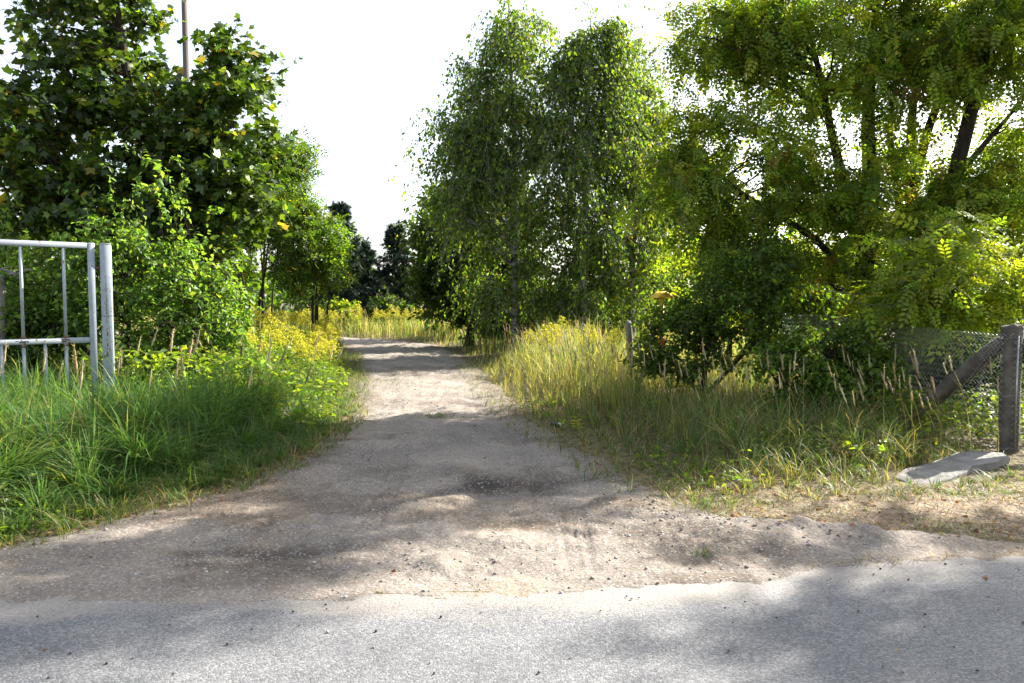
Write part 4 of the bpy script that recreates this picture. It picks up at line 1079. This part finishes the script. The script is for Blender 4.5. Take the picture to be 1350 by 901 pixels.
# ================================================================== FENCE CORNER
def rough_post(name, length, w0, w1, parent, loc, mat="concrete", tilt=None, seed=1, wob=.006):
    r_ = np.random.default_rng(seed); a = Acc(); n = 10; sides = 16
    zs = np.linspace(0, length, n); V = []
    for i, z in enumerate(zs):
        w = w0 + (w1 - w0) * i / (n - 1)
        if i == n - 1: w *= .80
        for j in range(sides):
            an = 2 * PI * (j + .5) / sides; an = an + .17 * math.sin(4 * an) * -1; c, s_ = math.cos(an), math.sin(an)
            m = (abs(c) ** 12 + abs(s_) ** 12) ** (-1 / 12)
            V.append((w / 2 * m * c + r_.normal(0, wob * .4), w / 2 * m * s_ + r_.normal(0, wob * .4), z + (r_.normal(0, wob * 2.2) if i == n - 1 else 0)))
    Q = [(i * sides + j, i * sides + (j + 1) % sides, (i + 1) * sides + (j + 1) % sides, (i + 1) * sides + j) for i in range(n - 1) for j in range(sides)]
    V.append((0, 0, length + .012)); T = [((n - 1) * sides + j, (n - 1) * sides + (j + 1) % sides, len(V) - 1) for j in range(sides)]
    a.add(V, T, Q)
    o = a.build(name, M[mat], parent, False, loc)
    if tilt is not None: o.rotation_euler = tilt
    return o
FX, FY = 5.36, 8.12
fz = float(ground_z(FX, FY))
cp = rough_post("concrete_post", 1.40, .178, .170, None, (FX, FY, fz - .06), seed=4)
tag(cp, "upright weathered concrete corner post of the wire fence", "post")
cap = rough_post("post_head", .12, .192, .190, cp, (0, 0, 1.30), seed=9, wob=.009)
def strut(a_, b_, w, label, seed):
    a_, b_ = Vector(a_), Vector(b_); d = b_ - a_
    o = rough_post("concrete_strut", d.length, w, w, None, a_, seed=seed)
    o.rotation_euler = d.to_track_quat('Z', 'Y').to_euler()
    tag(o, label, "strut")
strut((4.87, 9.75, float(ground_z(4.87, 9.75)) - .15), (FX - .03, FY + .10, fz + 1.19), .165, "slanting concrete strut left of the corner post, along the wire mesh", 5)
strut((7.3, 8.2, float(ground_z(7.3, 8.2)) - .05), (FX + .11, FY + .01, fz + 1.19), .165, "slanting concrete strut cut by the right picture edge", 6)

def chain_link(label, p0, p1, zf, h, cell=.064):
    p0 = np.array(p0, float); p1 = np.array(p1, float); L = np.linalg.norm(p1 - p0); d = (p1 - p0) / L
    nn = np.array([-d[1], d[0]])
    root = empty("wire_fence", (p0[0], p0[1], float(zf(0))), label, "fence")
    a = Acc(); nw = int(L / cell); nz = int(h / (cell / 2))
    z = np.arange(nz + 1) * (cell / 2) * 1.05
    for k in range(nw):
        s0 = k * cell; zz = np.arange(nz + 1)
        sx = s0 + (zz % 2) * cell * .98 if k % 1 == 0 else s0
        bz = zf(s0) - zf(0) + .04
        sag = .02 * np.sin(s0 * 1.7) * np.sin(z / h * PI)
        off = .002 * ((zz % 2) * 2 - 1) + sag
        P = np.stack([d[0] * sx + nn[0] * off, d[1] * sx + nn[1] * off, z + bz], 1)
        tube(a, P, .0036, 4, cap=False)
        # tube() shades round; kinks stay sharp enough at this size
    a.build("wire_mesh", M["wire"], root)
    for zz in (.06, .62, h * 1.03):
        b = Acc(); m = 12; s = np.linspace(0, L, m)
        tube(b, np.stack([d[0] * s + nn[0] * .006, d[1] * s + nn[1] * .006, zz + np.array([zf(q) - zf(0) for q in s]) - .01 * np.sin(s)], 1), .0022, 4)
        b.build("tension_wire", M["wire"], root)
    return root
f1 = chain_link("dark green wire mesh running back from the corner post past the slanting strut", (FX - .12, FY - .12), (FX - .62, FY + 5.2), lambda s: float(ground_z(FX - .2, FY + s)), 1.2)
f2 = chain_link("dark green wire mesh running right from the corner post along the road", (FX - .12, FY - .125), (FX + 3.0, FY - .08), lambda s: float(ground_z(FX + s, FY)), 1.2)
b = Acc(); tube(b, [(FX - .02, FY - .128, fz + .05), (FX - .015, FY - .124, fz + 1.26)], .009, 6)
tag(b.build("stretcher_bar", M["wire"]), "thin dark green bar threaded through the mesh on the corner post", "bar")

# broken slab
a = Acc(); r_ = np.random.default_rng(12)
out = [(-.78, -.16), (-.70, -.27), (-.35, -.25), (-.02, -.20), (.18, -.12), (.45, -.17), (.78, -.13), (.84, -.02), (.70, .16), (.48, .24), (.22, .18), (-.1, .16), (-.45, .16), (-.74, .06)]
n = len(out); V = []
for zz, sc_ in ((0, 1.02), (.10, 1.02), (.125, .985)):
    for (x_, y_) in out: V.append((x_ * sc_ + r_.normal(0, .006), y_ * sc_ + r_.normal(0, .006), zz + r_.normal(0, .004)))
V += [(x_ * .6, y_ * .55, .127 + r_.normal(0, .003)) for x_, y_ in out] + [(0, 0, .128)]
Q = [(i * n + j, i * n + (j + 1) % n, (i + 1) * n + (j + 1) % n, (i + 1) * n + j) for i in range(3) for j in range(n)]
T = [(3 * n + j, 3 * n + (j + 1) % n, 4 * n) for j in range(n)]
a.add(V, T, Q)
sl = a.build("broken_slab", M["slab"], None, False, (4.22, 7.25, float(ground_z(4.22, 7.25)) - .01))
sl.rotation_euler = (.08, -.05, .50); sl.scale = (1.03, .92, .62)
tag(sl, "broken grey concrete slab lying in the grass before the corner post", "slab")

# ================================================================== SMALL THINGS
# yellow marker with a small roof
mx, my = 2.62, 13.3
mz = float(ground_z(mx, my))
mk = empty("marker_post", (mx, my, mz), "yellow marker post with a small gabled cap above the dark bush", "marker")
a = Acc(); tube(a, [(0, 0, -.1), (0, 0, 1.56)], .045, 12); a.build("pole", M["yellow_paint"], mk, True)
a = Acc()
pr = [(-.19, 0), (0, .115), (.19, 0), (.165, -.012), (0, .085), (-.165, -.012)]
V = [(x_, -.12, z_ + 1.56) for x_, z_ in pr] + [(x_, .12, z_ + 1.56) for x_, z_ in pr]
a.add(V, None, [(k, (k + 1) % 6, 6 + (k + 1) % 6, 6 + k) for k in range(6)] + [(0, 5, 4, 1), (1, 4, 3, 2), (6, 7, 10, 11), (7, 8, 9, 10)])
cpn = a.build("gabled_cap", M["yellow_paint"], mk); cpn.rotation_euler = (0, 0, .5)
a = Acc(); box(a, (0, -.0, .78), (.13, .10, .16), bev=.01); a.build("red_plate", M["red_paint"], mk)
# two old posts in the goldenrod
for (x_, y_, h_, lb) in ((1.62, 17.0, .80, "short grey weathered post among the goldenrod, the left of two"), (2.47, 15.6, .90, "short grey weathered post beside the dark bush, the right of two")):
    tag(rough_post("old_post", h_ + .25, .13, .12, None, (x_, y_, float(ground_z(x_, y_)) - .05), "wood_grey", (random.uniform(-.06, .06), random.uniform(-.06, .06), .3), int(x_ * 10)), lb, "post")
# utility pole and far cable
pz = float(ground_z(-11.3, 26.8))
up_ = empty("utility_pole", (-11.3, 26.8, pz), "tall wooden utility pole rising behind the maple", "pole")
a = Acc(); tube(a, [(0, 0, -.3), (0, 0, 6), (-.02, 0, 15)], [.13, .11, .085], 14); a.build("pole_shaft", M["pole_wood"], up_, True)
a = Acc(); box(a, (0, -.125, 14.2), (1.5, .09, .11), bev=.01); a.build("crossarm", M["pole_wood"], up_)
for q in (-.6, 0, .6):
    a = Acc(); tube(a, [(q, -.125, 14.25), (q, -.125, 14.36), (q, -.125, 14.42), (q, -.125, 14.46)], [.02, .05, .045, .02], 10); a.build("insulator", M["white_plastic"], up_, True)
a = Acc(); xx = np.linspace(-13.5, -5.0, 24); tube(a, np.stack([xx, 58 + 0 * xx, 5.75 + .012 * (xx + 9) ** 2 * .35], 1), .018, 5)
tag(a.build("overhead_cable", M["cable"]), "thin dark overhead cable crossing the sky gap between the pines", "cable")
# seedling and litter at the right edge of the track
a = Acc(); sx, sy = .78, 9.25; szz = float(ground_z(sx, sy))
sd = empty("seedling", (sx, sy, szz), "small yellow-green seedling at the right track edge", "seedling")
tube(a, [(0, 0, 0), (.01, 0, .10), (.02, 0, .17)], [.004, .003, .002], 5, col=(.15, .12, .05)); a.build("stem", M["grass"], sd)
for k in range(9):
    a = Acc(); an = k * 2.3
    scatter(a, *TL["oval"], np.array([[.012, 0, .05 + .013 * k]]), np.array([[math.cos(an), math.sin(an), .25]]), np.array([[0, 0, 1.0]]), np.array([.085]), np.array([[.30, .30, .03]]))
    a.build("leaf", M["leaf"], sd)
a = Acc()
lx, ly = .55, 9.75; lz = float(ground_z(lx, ly)) + .03
pts_ = np.stack([np.linspace(-.06, .06, 6), np.zeros(6), .01 * np.sin(np.arange(6))], 1)
can = empty("crushed_can", (lx, ly, lz), "crushed dark and white drink can at the right track edge", "can")
tube(a, pts_, [.022, .032, .024, .03, .033, .026], 10); a.build("can_body", M["black_plastic"], can, True)
a = Acc(); tube(a, [(.062, 0, 0), (.085, 0, .004)], [.031, .030], 10); a.build("can_lid", M["white_plastic"], can, True)
can.rotation_euler = (0, .2, .5)

# ------------------------------------------------------------------ stones, fallen leaves
a = Acc()
def ico():
    t = (1 + 5 ** .5) / 2
    v = norm(np.array([(-1, t, 0), (1, t, 0), (-1, -t, 0), (1, -t, 0), (0, -1, t), (0, 1, t), (0, -1, -t), (0, 1, -t), (t, 0, -1), (t, 0, 1), (-t, 0, -1), (-t, 0, 1)], float))
    f = [(0, 11, 5), (0, 5, 1), (0, 1, 7), (0, 7, 10), (0, 10, 11), (1, 5, 9), (5, 11, 4), (11, 10, 2), (10, 7, 6), (7, 1, 8), (3, 9, 4), (3, 4, 2), (3, 2, 6), (3, 6, 8), (3, 8, 9), (4, 9, 5), (2, 4, 11), (6, 2, 10), (8, 6, 7), (9, 8, 1)]
    return v, f
iv, itf = ico()
def stones(n, cx, cy, sx_, sy_, smin, smax, uni=False):
    if uni: x, y = rng.uniform(cx - sx_, cx + sx_, n), rng.uniform(cy - sy_, cy + sy_, n)
    else: x, y = rng.normal(cx, sx_, n), rng.normal(cy, sy_, n)
    k = inside(x, y) > -.05 if True else None
    x, y = x[k], y[k]; n = len(x)
    s = smin * (smax / smin) ** (rng.random(n) ** 2.2)
    z = dirt_z(x, y) + s * .25
    for v_ in range(3):
        kk = np.arange(n) % 3 == v_
        tv = iv * (1 + rng.normal(0, .2, (12, 1))) * np.array([1, .8, .6])
        cols = leaf_cols(kk.sum(), [(.30, .275, .25), (.36, .34, .32), (.22, .20, .18), (.46, .45, .43), (.28, .24, .20)], [3, 2, 1, .7, 3], .15)
        m = kk.sum(); an = rng.uniform(0, 6.28, m)
        scatter(a, tv, itf, np.stack([x[kk], y[kk], z[kk]], 1), np.stack([np.cos(an), np.sin(an), rng.normal(0, .15, m)], 1), np.tile([0, 0, 1.0], (m, 1)) + rng.normal(0, .2, (m, 3)), s[kk], cols)
stones(900, 0, 5.6, 3.5, 1.7, .004, .015, True)
stones(420, 1.4, 5.65, .5, .3, .004, .017)
stones(60, -1.7, 4.8, .5, .25, .004, .018)
stones(260, 0, 4.6, 1.8, .3, .004, .015)
stones(350, -1.5, 11, 1.5, 4, .006, .018, True)
# strays on the asphalt
n = 260; x = rng.uniform(-4, 4.2, n); y = rng.uniform(2.6, 4.8, n); k = y < road_e(x); x, y = x[k], y[k]; n = len(x)
s = rng.uniform(.003, .010, n)
scatter(a, iv * np.array([1, .8, .6]), itf, np.stack([x, y, s * .4 + .003], 1), rng.normal(size=(n, 3)) * [1, 1, .1], np.tile([0, 0, 1.0], (n, 1)), s, leaf_cols(n, [(.10, .09, .08), (.30, .28, .26), (.06, .05, .05)], None))
tag(a.build("gravel", M["stone"]), "scattered pebbles and grit on the track mouth", "gravel", kind="stuff")

a = Acc()
def litter(n, gen):
    x, y = gen(n); n = len(x); z = np.maximum(ground_z(x, y), np.where(inside(x, y) > 0, dirt_z(x, y), -1)) + .012
    z = np.where(y < road_e(x), .012, z)
    an = rng.uniform(0, 6.28, n)
    scatter(a, *TL["broad"], np.stack([x, y, z], 1), np.stack([np.cos(an), np.sin(an), rng.normal(0, .25, n)], 1), norm(rng.normal(0, .35, (n, 3)) + [0, 0, 1]), rng.uniform(.02, .052, n), leaf_cols(n, [(.24, .10, .035), (.30, .16, .05), (.18, .08, .03), (.38, .28, .12), (.34, .30, .08)], [3, 3, 2, 2, .6], .2))
def g1(n):
    y = rng.uniform(4.9, 11, n); return left_e(y) + rng.normal(.0, .13, n), y
def g2(n):
    y = rng.uniform(6.2, 13, n); return right_e(y) + rng.normal(.05, .15, n), y
def g3(n):
    x = rng.uniform(1.6, 6, n); return x, rng.uniform(4.95, 6.5, n)
def g4(n): return rng.uniform(-3.5, 3.5, n), rng.uniform(3.3, 8, n)
litter(260, g1); litter(110, g2); litter(420, g3); litter(30, g4)
tag(a.build("fallen_leaves", M["straw"]), "dry orange and brown leaves along the track edges", "leaves", kind="stuff")
